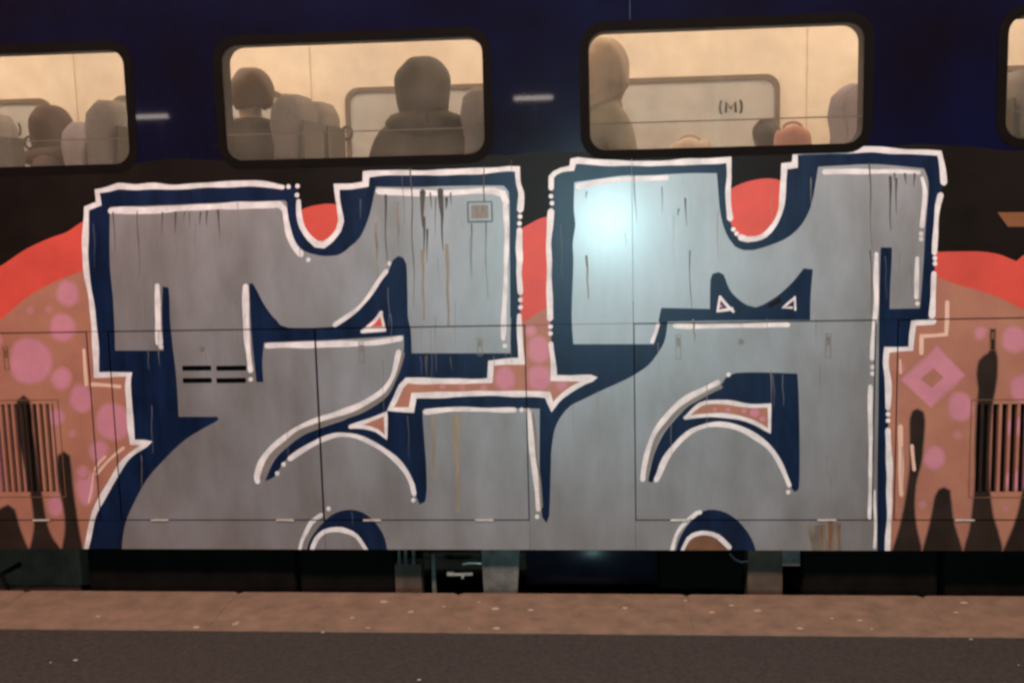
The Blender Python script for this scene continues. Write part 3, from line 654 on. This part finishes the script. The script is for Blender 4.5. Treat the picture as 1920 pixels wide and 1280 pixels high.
# ------------------------------------------------------------------ inside of the carriage
IX0, IX1 = XL + 0.1, XR - 0.1
def holed_wall(name, y, z0, z1, mtl, margin, parent, depth):
    """wall sheet with the window openings cut out, as a strip of quads"""
    xs = [IX0]; fs, vs = [], []
    def quad(xa, xb, za, zb):
        i = len(vs); vs.extend([(xa, y, za), (xb, y, za), (xb, y, zb), (xa, y, zb)]); fs.append((i, i + 1, i + 2, i + 3))
    prev = IX0
    for a, b in WINDOWS:
        a, b = a - margin, b + margin
        quad(prev, a, z0, z1); quad(a, b, z0, WZ0 - margin); quad(a, b, WZ1 + margin, z1); prev = b
    quad(prev, IX1, z0, z1)
    return mesh_obj(name, vs, fs, mtl, parent)
holed_wall('inner_lining', 0.116, FLOOR, 3.30, M['cream'], 0.004, train, 0)
holed_wall('far_wall', WIDTH - 0.10, FLOOR, 3.30, M['cream'], 0.0, train, 0)
mesh_obj('far_side', [(XL, WIDTH, Z_SILL), (XR, WIDTH, Z_SILL), (XR, WIDTH, Z_EAVE), (XL, WIDTH, Z_EAVE)], [(0, 1, 2, 3)], M['body'], train)
box('floor', IX0, IX1, 0.08, WIDTH - 0.08, FLOOR - 0.05, FLOOR, M['floor'], train)
box('ceiling', IX0, IX1, 0.08, WIDTH - 0.08, 3.30, 3.34, M['ceil'], train)
for x in (XL, XR - 0.1): box('end_wall', x, x + 0.1, 0.019, WIDTH - 0.001, FLOOR, Z_EAVE + 0.01, M['cream'], train)
bm = bmesh.new()      # roof shell
prof = [(0.0, Z_EAVE), (0.03, 3.42), (0.18, 3.60), (0.5, 3.72), (1.375, 3.80), (2.25, 3.72), (2.57, 3.60), (2.72, 3.42), (WIDTH, Z_EAVE)]
a_ = [bm.verts.new((XL, p[0], p[1])) for p in prof]; b_ = [bm.verts.new((XR, p[0], p[1])) for p in prof]
for i in range(len(prof) - 1): bm.faces.new((a_[i], a_[i + 1], b_[i + 1], b_[i]))
bm_obj('roof', bm, M['undergrey'], train, smooth=True)
for y in (0.75, 1.95):
    for k in range(5):
        x0 = XL + 0.35 + k * 2.25
        box('ceiling_light', x0, x0 + 1.9, y - 0.10, y + 0.10, 3.27, 3.299, M['cabinlamp'], train)
for a, b in WINDOWS: box('wall_joint', b + 0.206, b + 0.212, WIDTH - 0.104, WIDTH - 0.0995, FLOOR, 3.29, M['walljoint'], train)
# far windows with an etched mark
for i, (a, b) in enumerate(WINDOWS):
    fw = bpy.data.objects.new('far_window', None); link(fw, train)
    ring_obj('window_trim', rrect(a - 0.028, b + 0.028, WZ0 - 0.028, WZ1 + 0.028, 0.10), rrect(a + 0.004, b - 0.004, WZ0 + 0.004, WZ1 - 0.004, 0.085), WIDTH - 0.125, WIDTH - 0.095, M['farframe'], fw)
    bm = bmesh.new(); prism_xz(bm, rrect(a, b, WZ0, WZ1, 0.088), WIDTH - 0.105, WIDTH - 0.099)
    bm_obj('pane', bm, M['farglass'], fw)
    # the mark: an M between round brackets
    cx, cz, yy = a + 0.93, CAM_Z + 0.515, WIDTH - 0.108
    for s in (-1, 1):
        bm = bmesh.new(); tube(bm, [(cx + s * (0.052 + 0.022 * math.cos(t)), yy, cz + 0.050 * math.sin(t)) for t in np.linspace(-1.1, 1.1, 9)], 0.0075, 6)
        bm_obj('bracket_mark', bm, M['mark'], fw)
    bm = bmesh.new(); tube(bm, [(cx - 0.034, yy, cz - 0.036), (cx - 0.030, yy, cz + 0.034), (cx, yy, cz - 0.012), (cx + 0.030, yy, cz + 0.034), (cx + 0.034, yy, cz - 0.036)], 0.0085, 6)
    bm_obj('letter_mark', bm, M['mark'], fw)

def arc_profile():
    """side outline of a seat back, facing -x, foot at the origin"""
    return [(-0.005, 0.40), (-0.075, 0.42), (-0.095, 0.60), (-0.070, 0.80), (-0.060, 0.96), (-0.080, 1.06), (-0.065, 1.14), (-0.015, 1.185), (0.045, 1.18), (0.075, 1.12), (0.070, 0.95), (0.050, 0.70), (0.040, 0.42)]
def seat_mesh(bm, yw):
    """padded back with rounded shoulders"""
    pr = arc_profile(); n = 9; rings = []
    for k in range(n):
        t = -1 + 2 * k / (n - 1); y = yw / 2 * math.copysign(1 - (1 - abs(t)) ** 1.6, t)
        e = abs(t) ** 5
        rings.append([bm.verts.new((x * (1 - 0.45 * e) - 0.01 * e, y, z - (0.11 * e if z > 1.0 else 0.11 * e * max(0, (z - 0.85)) / 0.15))) for x, z in pr])
    m = len(pr)
    for k in range(n - 1):
        for i in range(m): bm.faces.new((rings[k][i], rings[k + 1][i], rings[k + 1][(i + 1) % m], rings[k][(i + 1) % m]))
    bm.faces.new(rings[0]); bm.faces.new(rings[-1][::-1])
def make_seat(x, y, face, key, w_=0.46):
    s = bpy.data.objects.new('seat', None); link(s, train); s.location = (x, y, FLOOR); s.rotation_euler = (0, 0, 0 if face < 0 else math.pi)
    bm = bmesh.new(); seat_mesh(bm, w_); bm_obj('backrest', bm, M[key], s, smooth=True)
    bm = bmesh.new(); prism_xz(bm, [(0.055, 0.45), (0.062, 0.7), (0.08, 0.95), (0.086, 1.05), (0.094, 1.05), (0.088, 0.7), (0.075, 0.45)], -w_ / 2 + 0.03, w_ / 2 - 0.03)
    bm_obj('back_shell', bm, M['seatshell'], s)
    bm = bmesh.new(); bbox(bm, -0.52, -0.06, -w_ / 2, w_ / 2, 0.34, 0.45); bm_obj('cushion', bm, M[key], s, bevel=0.03)
    bm = bmesh.new(); bbox(bm, -0.40, -0.02, -0.06, 0.06, 0.0, 0.36); bm_obj('pedestal', bm, M['seatshell'], s, bevel=0.01)
    return s
SEATS = [(-4.40, -1, 'seat'), (-3.46, -1, 'seat'), (-2.50, -1, 'seat'), (-1.56, -1, 'seat'), (-0.62, -1, 'seat'), (-0.34, 1, 'seat'), (1.285, -1, 'lav'), (1.98, 1, 'seat'), (3.6, -1, 'seat')]
for x, f_, k in SEATS:
    for y in (0.40, 0.89):
        s = make_seat(x, y, f_, k)
    bm = bmesh.new(); ca = [(x + 0.085 + 0.028 * math.cos(t), 1.17, FLOOR + 1.03 + 0.036 * math.sin(t)) for t in np.linspace(0, 2 * math.pi, 13)]
    hnd = None
    bm.free(); bm = bmesh.new(); tube(bm, ca, 0.009, 6)
    g_ = bm_obj('grab_handle', bm, M['seatshell'], s); g_.parent = s; g_.matrix_parent_inverse = (Matrix.Translation(s.location) @ Matrix.Rotation(s.rotation_euler.z, 4, 'Z')).inverted()
for x, f_, k in ((-4.5, -1, 'seat'), (-3.35, -1, 'lav'), (-2.3, -1, 'lav'), (3.0, -1, 'seat')):
    for y in (1.86, 2.35): make_seat(x, y, f_, k)
box('table', 0.30, 0.95, 1.75, 2.60, FLOOR + 0.70, FLOOR + 0.73, M['ceil'], train, bevel=0.008)

# ------------------------------------------------------------------ passengers
def person(loc, rz, coat, trousers, hair, label, hair_kind='short', scale=1.0, tilt=0.0, turn=0.0, sx=1.0, sy=1.0):
    """seated figure facing -x: one continuous skin, hair and coat collar as children; hands in the coat pockets"""
    root = empty('person', loc, rz); tag(root, label, 'person')
    def tw(bm_or_me, full=True):
        for v in bm_or_me:
            k = turn * min(1.0, max(0.0, (v.co.z - 1.03) / 0.08)); c, s_ = math.cos(k), math.sin(k)
            v.co = Vector((v.co.x * c - v.co.y * s_, v.co.x * s_ + v.co.y * c, v.co.z))
    J = {}; Vt = []; Ed = []; Rd = []
    def j(n, p, r, par=None):
        J[n] = len(Vt); Vt.append(p); Rd.append(r)
        if par is not None: Ed.append((J[par], J[n]))
    j('pelvis', (0, 0, 0.53), (0.155, 0.125)); j('belly', (0.02, 0, 0.68), (0.15, 0.115), 'pelvis'); j('chest', (0.03, 0, 0.86), (0.165, 0.12), 'belly'); j('shoulder', (0.03, 0, 0.985), (0.125, 0.085), 'chest')
    j('neck', (0.01, 0, 1.06), (0.055, 0.055), 'shoulder'); j('jaw', (-0.012 + tilt, 0, 1.125), (0.062, 0.070), 'neck'); j('face', (-0.010 + tilt, 0, 1.195), (0.076, 0.092), 'jaw'); j('crown', (0.0 + tilt, 0, 1.27), (0.062, 0.078), 'face')
    for s in (-1, 1):
        n = 'l' if s < 0 else 'r'
        j('sh' + n, (0.03, s * 0.18, 0.955), (0.082, 0.078), 'shoulder'); j('el' + n, (0.0, s * 0.235, 0.70), (0.052, 0.052), 'sh' + n); j('wr' + n, (-0.17, s * 0.15, 0.62), (0.042, 0.042), 'el' + n); j('pk' + n, (-0.20, s * 0.11, 0.615), (0.045, 0.035), 'wr' + n)
        j('hip' + n, (-0.06, s * 0.10, 0.50), (0.085, 0.085), 'pelvis'); j('kn' + n, (-0.45, s * 0.12, 0.50), (0.062, 0.062), 'hip' + n); j('an' + n, (-0.46, s * 0.12, 0.09), (0.042, 0.042), 'kn' + n); j('to' + n, (-0.60, s * 0.13, 0.045), (0.038, 0.030), 'an' + n)
    me = bpy.data.meshes.new('figure'); me.from_pydata(Vt, Ed, [])
    o = bpy.data.objects.new('figure', me); col.objects.link(o)
    md = o.modifiers.new('skin', 'SKIN'); md.use_smooth_shade = True
    for i, v in enumerate(me.skin_vertices[0].data): v.radius = Rd[i]; v.use_root = (i == 0)
    o.modifiers.new('sub', 'SUBSURF').levels = 2
    dg = bpy.context.evaluated_depsgraph_get(); dg.update()
    m2 = bpy.data.meshes.new_from_object(o.evaluated_get(dg)); bpy.data.objects.remove(o)
    m2.materials.clear(); [m2.materials.append(x) for x in (M['skin'], coat, trousers)]
    mi = []
    for p in m2.polygons:
        c = p.center; mi.append(0 if c.z > 1.05 else (2 if (c.z < 0.56 and c.x < -0.03) or c.z < 0.45 else 1))
    m2.polygons.foreach_set('material_index', mi); m2.polygons.foreach_set('use_smooth', [True] * len(mi))
    # a nose, brow and chin pushed out of the face
    for v in m2.vertices:
        d = Vector((v.co.x - (tilt - 0.10), v.co.y, v.co.z - 1.175))
        if v.co.x < tilt - 0.05 and d.length < 0.05: v.co.x -= 0.028 * (1 - d.length / 0.05)
    tw(m2.vertices)
    link(bpy.data.objects.new('body', m2), root)
    for s in (-1, 1):
        bm = bmesh.new(); r = bmesh.ops.create_uvsphere(bm, u_segments=10, v_segments=8, radius=0.010)
        for v in r['verts']: v.co += Vector((tilt - 0.080, s * 0.030, 1.200))
        tw(bm.verts)
        bm_obj('eye', bm, M['mark'], root, smooth=True)
        bm = bmesh.new(); r = bmesh.ops.create_uvsphere(bm, u_segments=10, v_segments=8, radius=0.03)
        for v in r['verts']: v.co = Vector((v.co.x * 0.6 + tilt + 0.005, v.co.y * 0.35 + s * 0.080, v.co.z + 1.185))
        tw(bm.verts)
        bm_obj('ear', bm, M['skin'], root, smooth=True)
    # hair or hood: a thick shell with uneven locks, open at the face
    bm = bmesh.new(); r = bmesh.ops.create_icosphere(bm, subdivisions=4, radius=1.0)
    big = hair_kind in ('long', 'hood')
    for v in list(bm.verts):
        d = v.co.normalized(); nz = math.sin(d.x * 5 + d.z * 4) * 0.025 + math.sin(d.y * 7 + d.z * 5) * 0.02
        k = 1 + nz
        hx, hy, hz = (0.122, 0.110, 0.130) if not big else (0.132, 0.125, 0.150)
        v.co = Vector((d.x * hx * k + 0.022 + tilt, d.y * hy * k, 1.215 + d.z * hz * k - (0.10 * min(1, max(0, -d.z * 2)) if big else 0)))
    bmesh.ops.delete(bm, geom=[f for f in bm.faces if (f.calc_center_median().x < tilt - 0.035 and f.calc_center_median().z < 1.255) or (not big and f.calc_center_median().z < 1.13)], context='FACES')
    bmesh.ops.solidify(bm, geom=list(bm.faces), thickness=0.02)
    tw(bm.verts)
    bm_obj('hood' if hair_kind == 'hood' else 'hair', bm, hair, root, smooth=True)
    # collar of the coat
    ck = 1.35 if hair_kind == 'hood' else 1.0
    bm = bmesh.new(); tube(bm, [(0.012 + 0.085 * ck * math.cos(t), 0.095 * ck * math.sin(t), (1.045 if ck == 1 else 1.02) + 0.012 * math.cos(t)) for t in np.linspace(0, 2 * math.pi, 19)], 0.028 if ck == 1 else 0.055, 8)
    bm_obj('collar', bm, coat, root, smooth=True)
    root.scale = (scale * sx, scale * sy, scale)
    return root
C_black = mat('black_coat', (0.020, 0.018, 0.014), 0.85); C_dark = mat('dark_olive_coat', (0.035, 0.034, 0.022), 0.85); C_brown = mat('brown_hair', (0.085, 0.050, 0.030), 0.6, var=0.12, scale=30, stretch=(1, 1, 0.15))
C_blond = mat('fair_hair', (0.42, 0.31, 0.22), 0.6, var=0.12, scale=30, stretch=(1, 1, 0.15)); C_pink = mat('pale_grey_green_jacket', (0.30, 0.27, 0.21), 0.85); C_jeans = mat('dark_jeans', (0.03, 0.035, 0.05), 0.9); C_bhair = mat('black_hair', (0.014, 0.011, 0.010), 0.5)
C_maroon = mat('dark_brown_jacket', (0.055, 0.036, 0.028), 0.85)
person((-1.82, 0.50, FLOOR), -1.25, C_black, C_jeans, C_brown, 'brown haired person in a dark coat, in the second window from left', 'short', 1.0, turn=0.5)
person((-0.91, 0.46, FLOOR), -1.35, C_dark, C_jeans, C_dark, 'person in a bulky dark olive hooded coat leaning back against a seat', 'hood', 1.0, turn=-0.2, sx=1.15, sy=1.12)
p3 = person((-3.62, 1.90, FLOOR), 0.0, C_maroon, C_jeans, C_maroon, 'person in a dark hood with pale sleeve stripes behind the leftmost window', 'hood', 0.96, turn=-0.6, sx=1.2)
person((-0.02, 0.50, FLOOR), math.pi + 0.6, C_pink, C_jeans, C_blond, 'fair haired person in a pale jacket at the left edge of the third window', 'long', 1.05, turn=1.5)
person((1.03, 2.15, FLOOR), -math.pi * 0.5, C_black, C_jeans, C_bhair, 'black haired person whose crown just shows above the third window sill', 'short', 0.815)
for k, (za, zb) in enumerate(((0.90, 0.83), (0.82, 0.76), (0.75, 0.69))):      # pale stripes on the sleeve
    bm = bmesh.new(); tube(bm, [(0.03 + 0.062 * math.cos(t), -0.205 + 0.062 * math.sin(t), za + 0.02 * math.sin(t)) for t in np.linspace(0, 2 * math.pi, 15)], 0.011, 6)
    bm_obj('sleeve_stripe', bm, M['white'], p3, smooth=True)
# red bag and folded pink coat on the far table
C_red = mat('faded_red_cloth', (0.42, 0.20, 0.155), 0.9); C_rose = mat('dusty_rose_cloth', (0.50, 0.41, 0.35), 0.9)
def soft_bag(name, x0, x1, y0, y1, z0, z1, m, label, cat):
    bm = bmesh.new(); bbox(bm, x0, x1, y0, y1, z0, z1); bmesh.ops.subdivide_edges(bm, edges=bm.edges, cuts=5, use_grid_fill=True)
    c = Vector(((x0 + x1) / 2, (y0 + y1) / 2, (z0 + z1) / 2)); s = Vector(((x1 - x0) / 2, (y1 - y0) / 2, (z1 - z0) / 2))
    for v in bm.verts:
        d = Vector(((v.co.x - c.x) / s.x, (v.co.y - c.y) / s.y, (v.co.z - c.z) / s.z))
        k = 1 / max(1, (abs(d.x) ** 4 + abs(d.y) ** 4 + abs(d.z) ** 4) ** 0.25) if d.z > -0.9 else 1
        v.co = c + Vector((d.x * s.x * k, d.y * s.y * k, d.z * s.z * k)) + Vector((0, 0, 0.012 * math.sin(v.co.x * 40) if d.z > 0 else 0))
    root = empty(name, (0, 0, 0)); tag(root, label, cat)
    bm_obj('bag_body', bm, m, root, smooth=True)
    bm = bmesh.new(); tube(bm, [(c.x + s.x * 0.5 * math.cos(t), c.y, z1 - 0.01 + 0.035 * math.sin(t)) for t in np.linspace(0, math.pi, 9)], 0.008, 6)
    bm_obj('carry_strap', bm, m, root, smooth=True)
soft_bag('cloth_bag', 0.40, 0.66, 1.85, 2.05, FLOOR + 0.731, FLOOR + 0.97, C_rose, 'dusty rose cloth bag on the far table behind the third window', 'bag')
soft_bag('cloth_bag', 1.02, 1.24, 1.66, 1.80, FLOOR + 0.75, FLOOR + 1.02, C_red, 'faded red cloth bag beside the far table behind the third window', 'bag')

# ------------------------------------------------------------------ underframe
def upx(px, y): return U(px, 1060, y)[0]
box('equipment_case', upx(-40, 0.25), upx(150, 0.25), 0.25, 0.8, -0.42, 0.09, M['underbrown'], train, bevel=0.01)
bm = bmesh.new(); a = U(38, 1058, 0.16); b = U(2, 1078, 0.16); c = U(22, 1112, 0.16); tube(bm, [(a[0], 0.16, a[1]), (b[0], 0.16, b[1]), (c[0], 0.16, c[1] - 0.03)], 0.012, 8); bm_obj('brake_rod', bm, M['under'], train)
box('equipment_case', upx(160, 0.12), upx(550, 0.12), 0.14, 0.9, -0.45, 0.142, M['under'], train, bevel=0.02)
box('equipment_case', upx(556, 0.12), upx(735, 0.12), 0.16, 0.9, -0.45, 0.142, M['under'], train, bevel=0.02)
box('support_post', upx(738, 0.15), upx(788, 0.15), 0.17, 0.27, -0.40, U(760, 1060, 0.15)[1], M['underbrown'], train, bevel=0.004)
for px in (745, 757, 772): box('cable_clamp', upx(px, 0.10), upx(px + 5, 0.10), 0.12, 0.15, 0.03, 0.142, M['undergrey'], train)
bm = bmesh.new(); a = U(812, 1036, 0.2); tube(bm, [(a[0], 0.2, a[1]), (a[0], 0.2, a[1] - 0.3)], 0.012, 8); bm_obj('air_pipe', bm, M['undergrey'], train)
bm = bmesh.new(); tube(bm, [(upx(868, 0.15), 0.15, U(868, 1057, 0.15)[1]), (upx(880, 0.15), 0.15, U(880, 1055, 0.15)[1]), (upx(903, 0.15), 0.15, U(903, 1056, 0.15)[1])], 0.006, 8); bm_obj('air_pipe', bm, M['steel'], train)
bm = bmesh.new(); z = U(865, 1075, 0.15)[1]; tube(bm, [(upx(838, 0.15), 0.15, z), (upx(850, 0.15), 0.15, z), (upx(851, 0.15), 0.15, z - 0.004), (upx(886, 0.15), 0.15, z)], [0.014, 0.014, 0.008, 0.010], 10)
tube(bm, [(upx(868, 0.15), 0.15, z), (upx(868, 0.15), 0.12, z - 0.01)], 0.008, 8); bm_obj('air_cock', bm, M['steel'], train)
bm = bmesh.new(); pts = [(upx(903, 0.10), 0.142), (upx(976, 0.10), 0.142), (upx(968, 0.10), -0.14), (upx(906, 0.10), -0.14)]; prism_xz(bm, pts, 0.10, 0.125); bm_obj('jacking_bracket', bm, M['undergrey'], train)
bm = bmesh.new(); tube(bm, [(upx(992, 0.5), 0.5, -0.03), (upx(1230, 0.5), 0.5, -0.03)], 0.17, 24); bm_obj('air_tank', bm, M['undertank'], train, smooth=True)
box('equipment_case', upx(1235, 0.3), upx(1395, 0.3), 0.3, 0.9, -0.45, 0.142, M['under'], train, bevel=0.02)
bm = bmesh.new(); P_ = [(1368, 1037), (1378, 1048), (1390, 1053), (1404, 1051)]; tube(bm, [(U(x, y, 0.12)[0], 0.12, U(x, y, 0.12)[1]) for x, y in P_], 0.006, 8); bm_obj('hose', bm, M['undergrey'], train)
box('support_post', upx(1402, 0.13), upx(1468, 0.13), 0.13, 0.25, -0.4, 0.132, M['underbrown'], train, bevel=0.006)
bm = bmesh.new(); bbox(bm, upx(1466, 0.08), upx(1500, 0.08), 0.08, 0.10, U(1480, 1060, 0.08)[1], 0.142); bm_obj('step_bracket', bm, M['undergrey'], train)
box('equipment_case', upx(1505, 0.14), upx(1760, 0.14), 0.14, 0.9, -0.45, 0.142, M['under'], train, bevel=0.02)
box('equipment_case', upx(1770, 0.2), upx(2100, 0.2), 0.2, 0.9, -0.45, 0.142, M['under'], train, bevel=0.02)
box('underfloor', XL, XR, 0.42, WIDTH - 0.05, 0.10, 0.14, M['under'], train)
# bogie wheels well outside the picture carry the carriage
RAIL_Z = -0.55
for bx in (-5.4, 4.9):
    for dx in (-0.45, 0.45):
        for y in (0.65, 2.08):
            bm = bmesh.new(); tube(bm, [(bx + dx, y - 0.06, RAIL_Z + 0.46), (bx + dx, y + 0.06, RAIL_Z + 0.46)], 0.46, 32); bm_obj('wheel', bm, M['under'], train)
# ------------------------------------------------------------------ platform, track, ground
PY = -0.20
plat = empty('platform', (0, 0, 0)); tag(plat, kind='structure')
box('platform_body', -60, 60, -14.0, PY - 0.01, -0.95, -0.135, M['asphalt'], plat)
mesh_obj('platform_surface', [(-60, -14, -0.004), (60, -14, -0.004), (60, PY - 0.474, -0.004), (-60, PY - 0.474, -0.004), (-60, -14, -0.134), (60, -14, -0.134)], [(0, 1, 2, 3), (4, 5, 1, 0)], M['asphalt'], plat)
slab_me = None
J0, PITCH = -1.785, 1.0665
for k in range(-7, 9):
    x0 = J0 + (k - 1) * PITCH + 0.0015
    if slab_me is None:
        bm = bmesh.new(); L_ = PITCH - 0.003; ch = 0.021
        top_ = [(ch, 0), (L_ - ch, 0), (L_, -ch), (L_, -0.47), (0, -0.47), (0, -ch)]
        a_ = [bm.verts.new((p[0], PY + p[1], 0.0)) for p in top_]; b_ = [bm.verts.new((p[0], PY + p[1], -0.13)) for p in top_]
        bm.faces.new(a_); bm.faces.new(b_[::-1])
        for i in range(6): bm.faces.new((a_[i], b_[i], b_[(i + 1) % 6], a_[(i + 1) % 6]))
        bmesh.ops.bevel(bm, geom=[e for e in bm.edges if all(v.co.z > -0.01 for v in e.verts)], offset=0.0015, segments=2, affect='EDGES')
        o = bm_obj('coping_slab', bm, M['concrete'], plat); slab_me = o.data
    else:
        o = link(bpy.data.objects.new('coping_slab', slab_me), plat)
    o.location = (x0, 0, random.uniform(-0.0006, 0.0006))
mesh_obj('joint_filler', [(-9, PY - 0.47, -0.0022), (8, PY - 0.47, -0.0022), (8, PY - 0.03, -0.0022), (-9, PY - 0.03, -0.0022)], [(0, 1, 2, 3)], M['concrete'], plat)
# trodden gum and pale grit on the coping
bm = bmesh.new()
GUM = [(770, 1147), (832, 1137), (898, 1129), (928, 1141), (930, 1178), (995, 1144), (880, 1179), (690, 1177), (660, 1158), (720, 1128), (605, 1185), (1172, 1140), (1285, 1126), (1335, 1148), (1371, 1135), (1420, 1145), (1500, 1178), (1560, 1159), (1612, 1163), (1634, 1179), (1793, 1148), (1807, 1130), (445, 1167), (368, 1176), (440, 1170), (184, 1156)]
GUM += [(rng.uniform(0, 1920), rng.uniform(1196, 1280)) for _ in range(5)]
for (px, py) in GUM:
    r_ = np.array([px - 960.0, py - 640.0, F]); t_ = CAM_Z / float(r_ @ AD); x = float(r_ @ AX) * t_; y = float(r_ @ AN) * t_ - DIST
    n = 9; rad = random.uniform(0.006, 0.016) if py < 1190 else random.uniform(0.004, 0.009)
    c = bm.verts.new((x, y, 0.0042)); rg = [bm.verts.new((x + rad * 1.2 * math.cos(a) * random.uniform(0.75, 1.2), y + rad * math.sin(a) * random.uniform(0.75, 1.2), 0.0022)) for a in [6.283 * k / n for k in range(n)]]
    for k in range(n): bm.faces.new((c, rg[k], rg[(k + 1) % n]))
tag(bm_obj('gum_spots', bm, M['gum'], plat), kind='stuff')
# track
tr_ = empty('railway_track', (0, 0, 0)); tag(tr_, kind='structure')
for y in (0.65, 2.08):
    bm = bmesh.new(); pr = [(-0.036, 0), (0.036, 0), (0.036, -0.04), (0.01, -0.055), (0.01, -0.13), (0.07, -0.15), (-0.07, -0.15), (-0.01, -0.13), (-0.01, -0.055), (-0.036, -0.04)]
    a_ = [bm.verts.new((-60, y + p[0], RAIL_Z + p[1])) for p in pr]; b_ = [bm.verts.new((60, y + p[0], RAIL_Z + p[1])) for p in pr]
    for i in range(len(pr)): bm.faces.new((a_[i], a_[(i + 1) % len(pr)], b_[(i + 1) % len(pr)], b_[i]))
    bm_obj('rail', bm, M['rail'], tr_)
sl = None
for k in range(-14, 14):
    if sl is None: sl = box('sleeper', -0.13, 0.13, 0.1, 2.63, RAIL_Z - 0.30, RAIL_Z - 0.15, M['sleeper'], tr_, bevel=0.02)
    else: link(bpy.data.objects.new('sleeper', sl.data), tr_).location.x = k * 0.6
nb = 5200
cube = np.array([(x, y, z) for x in (-1, 1) for y in (-1, 1) for z in (-1, 1)], float); cfac = np.array([(0, 1, 3, 2), (4, 6, 7, 5), (0, 4, 5, 1), (2, 3, 7, 6), (0, 2, 6, 4), (1, 5, 7, 3)])
q_ = rng.normal(size=(nb, 3, 3)); q_, _ = np.linalg.qr(q_)
pos_ = np.stack([rng.uniform(-7, 6, nb), rng.uniform(-0.15, 4.2, nb), RAIL_Z - 0.19 + rng.uniform(-0.02, 0.03, nb)], 1)
vb = (np.einsum('nij,vj->nvi', q_, cube) * rng.uniform(0.01, 0.02, (nb, 1, 3)) + pos_[:, None]).reshape(-1, 3)
fb = (cfac[None] + 8 * np.arange(nb)[:, None, None]).reshape(-1, 4)
tag(mesh_obj('ballast', vb.tolist(), fb.tolist(), M['ballast']), 'dark ballast stones between the rails under the train', 'ballast', kind='stuff')
g = mesh_obj('ground', [(-900, -900, RAIL_Z - 0.20), (900, -900, RAIL_Z - 0.20), (900, 900, RAIL_Z - 0.20), (-900, 900, RAIL_Z - 0.20)], [(0, 1, 2, 3)], M['ground']); tag(g, kind='structure')

# ------------------------------------------------------------------ station lamps behind the camera (their light and their streaks in the blue paint show in the photograph)
def platform_lamp(x, y, h, length, color, power, size_y=0.16, label='', emis=8.0, drop=0.0, arm=0.5):
    root = empty('platform_lamp', (x, y, drop)); tag(root, label, 'lamp', 'station lamps')
    bm = bmesh.new(); tube(bm, [(0, -arm, 0), (0, -arm, 1.0), (0, -arm, h + 0.10)], [0.07, 0.055, 0.04], 12); tube(bm, [(0, -arm, h + 0.10), (0, 0, h + 0.10)], 0.03, 8)
    bm_obj('post', bm, M['lampmetal'], root)
    bm = bmesh.new(); prism = [(-length / 2 - 0.05, h + 0.10), (-length / 2 - 0.05, h + 0.03), (length / 2 + 0.05, h + 0.03), (length / 2 + 0.05, h + 0.10)]
    prism_xz(bm, prism, -size_y / 2 - 0.03, size_y / 2 + 0.03); bm_obj('lamp_housing', bm, M['lampmetal'], root)
    bm = bmesh.new(); bbox(bm, -length / 2, length / 2, -size_y / 2, size_y / 2, h - 0.03, h + 0.029)
    bm_obj('diffuser', bm, emit('lamp_diffuser', color, emis), root, bevel=0.012)
    if power > 0:
        l = bpy.data.lights.new('lamp_light', 'AREA'); l.shape = 'RECTANGLE'; l.size = length; l.size_y = size_y * 3; l.energy = power; l.color = color
        lo = bpy.data.objects.new('lamp_light', l); col.objects.link(lo); lo.parent = root; lo.location = (0, 0, h - 0.06); lo.rotation_euler = (R(40), 0, 0)
for x, pw, wh, warm in ((-6.6, 1.15, 'at the far left', (1.0, 0.62, 0.57)), (-2.7, 1.05, 'left of the camera', (1.0, 0.66, 0.55)), (1.2, 0.95, 'right of the camera', (1.0, 0.72, 0.58)), (5.1, 1.0, 'at the far right', (1.0, 0.74, 0.66))):
    platform_lamp(x, -4.2, 5.4, 1.5, warm, LAMP_W * pw * 1.3, 0.2, 'warm lamp on a tall post with a long arm ' + wh, arm=2.6)
for px, py in ((1000, 184), (280, 219)):
    x, z = U(px, py); k = (DIST + 13.0) / DIST
    platform_lamp(x * k, -13.0, CAM_Z + (z - CAM_Z) * k, 0.62, (1.0, 0.86, 0.78), 0, 0.10, 'small white tube lamp on a post at the far platform edge, %s' % ('behind the camera' if px > 900 else 'far to the left'), 26.0)
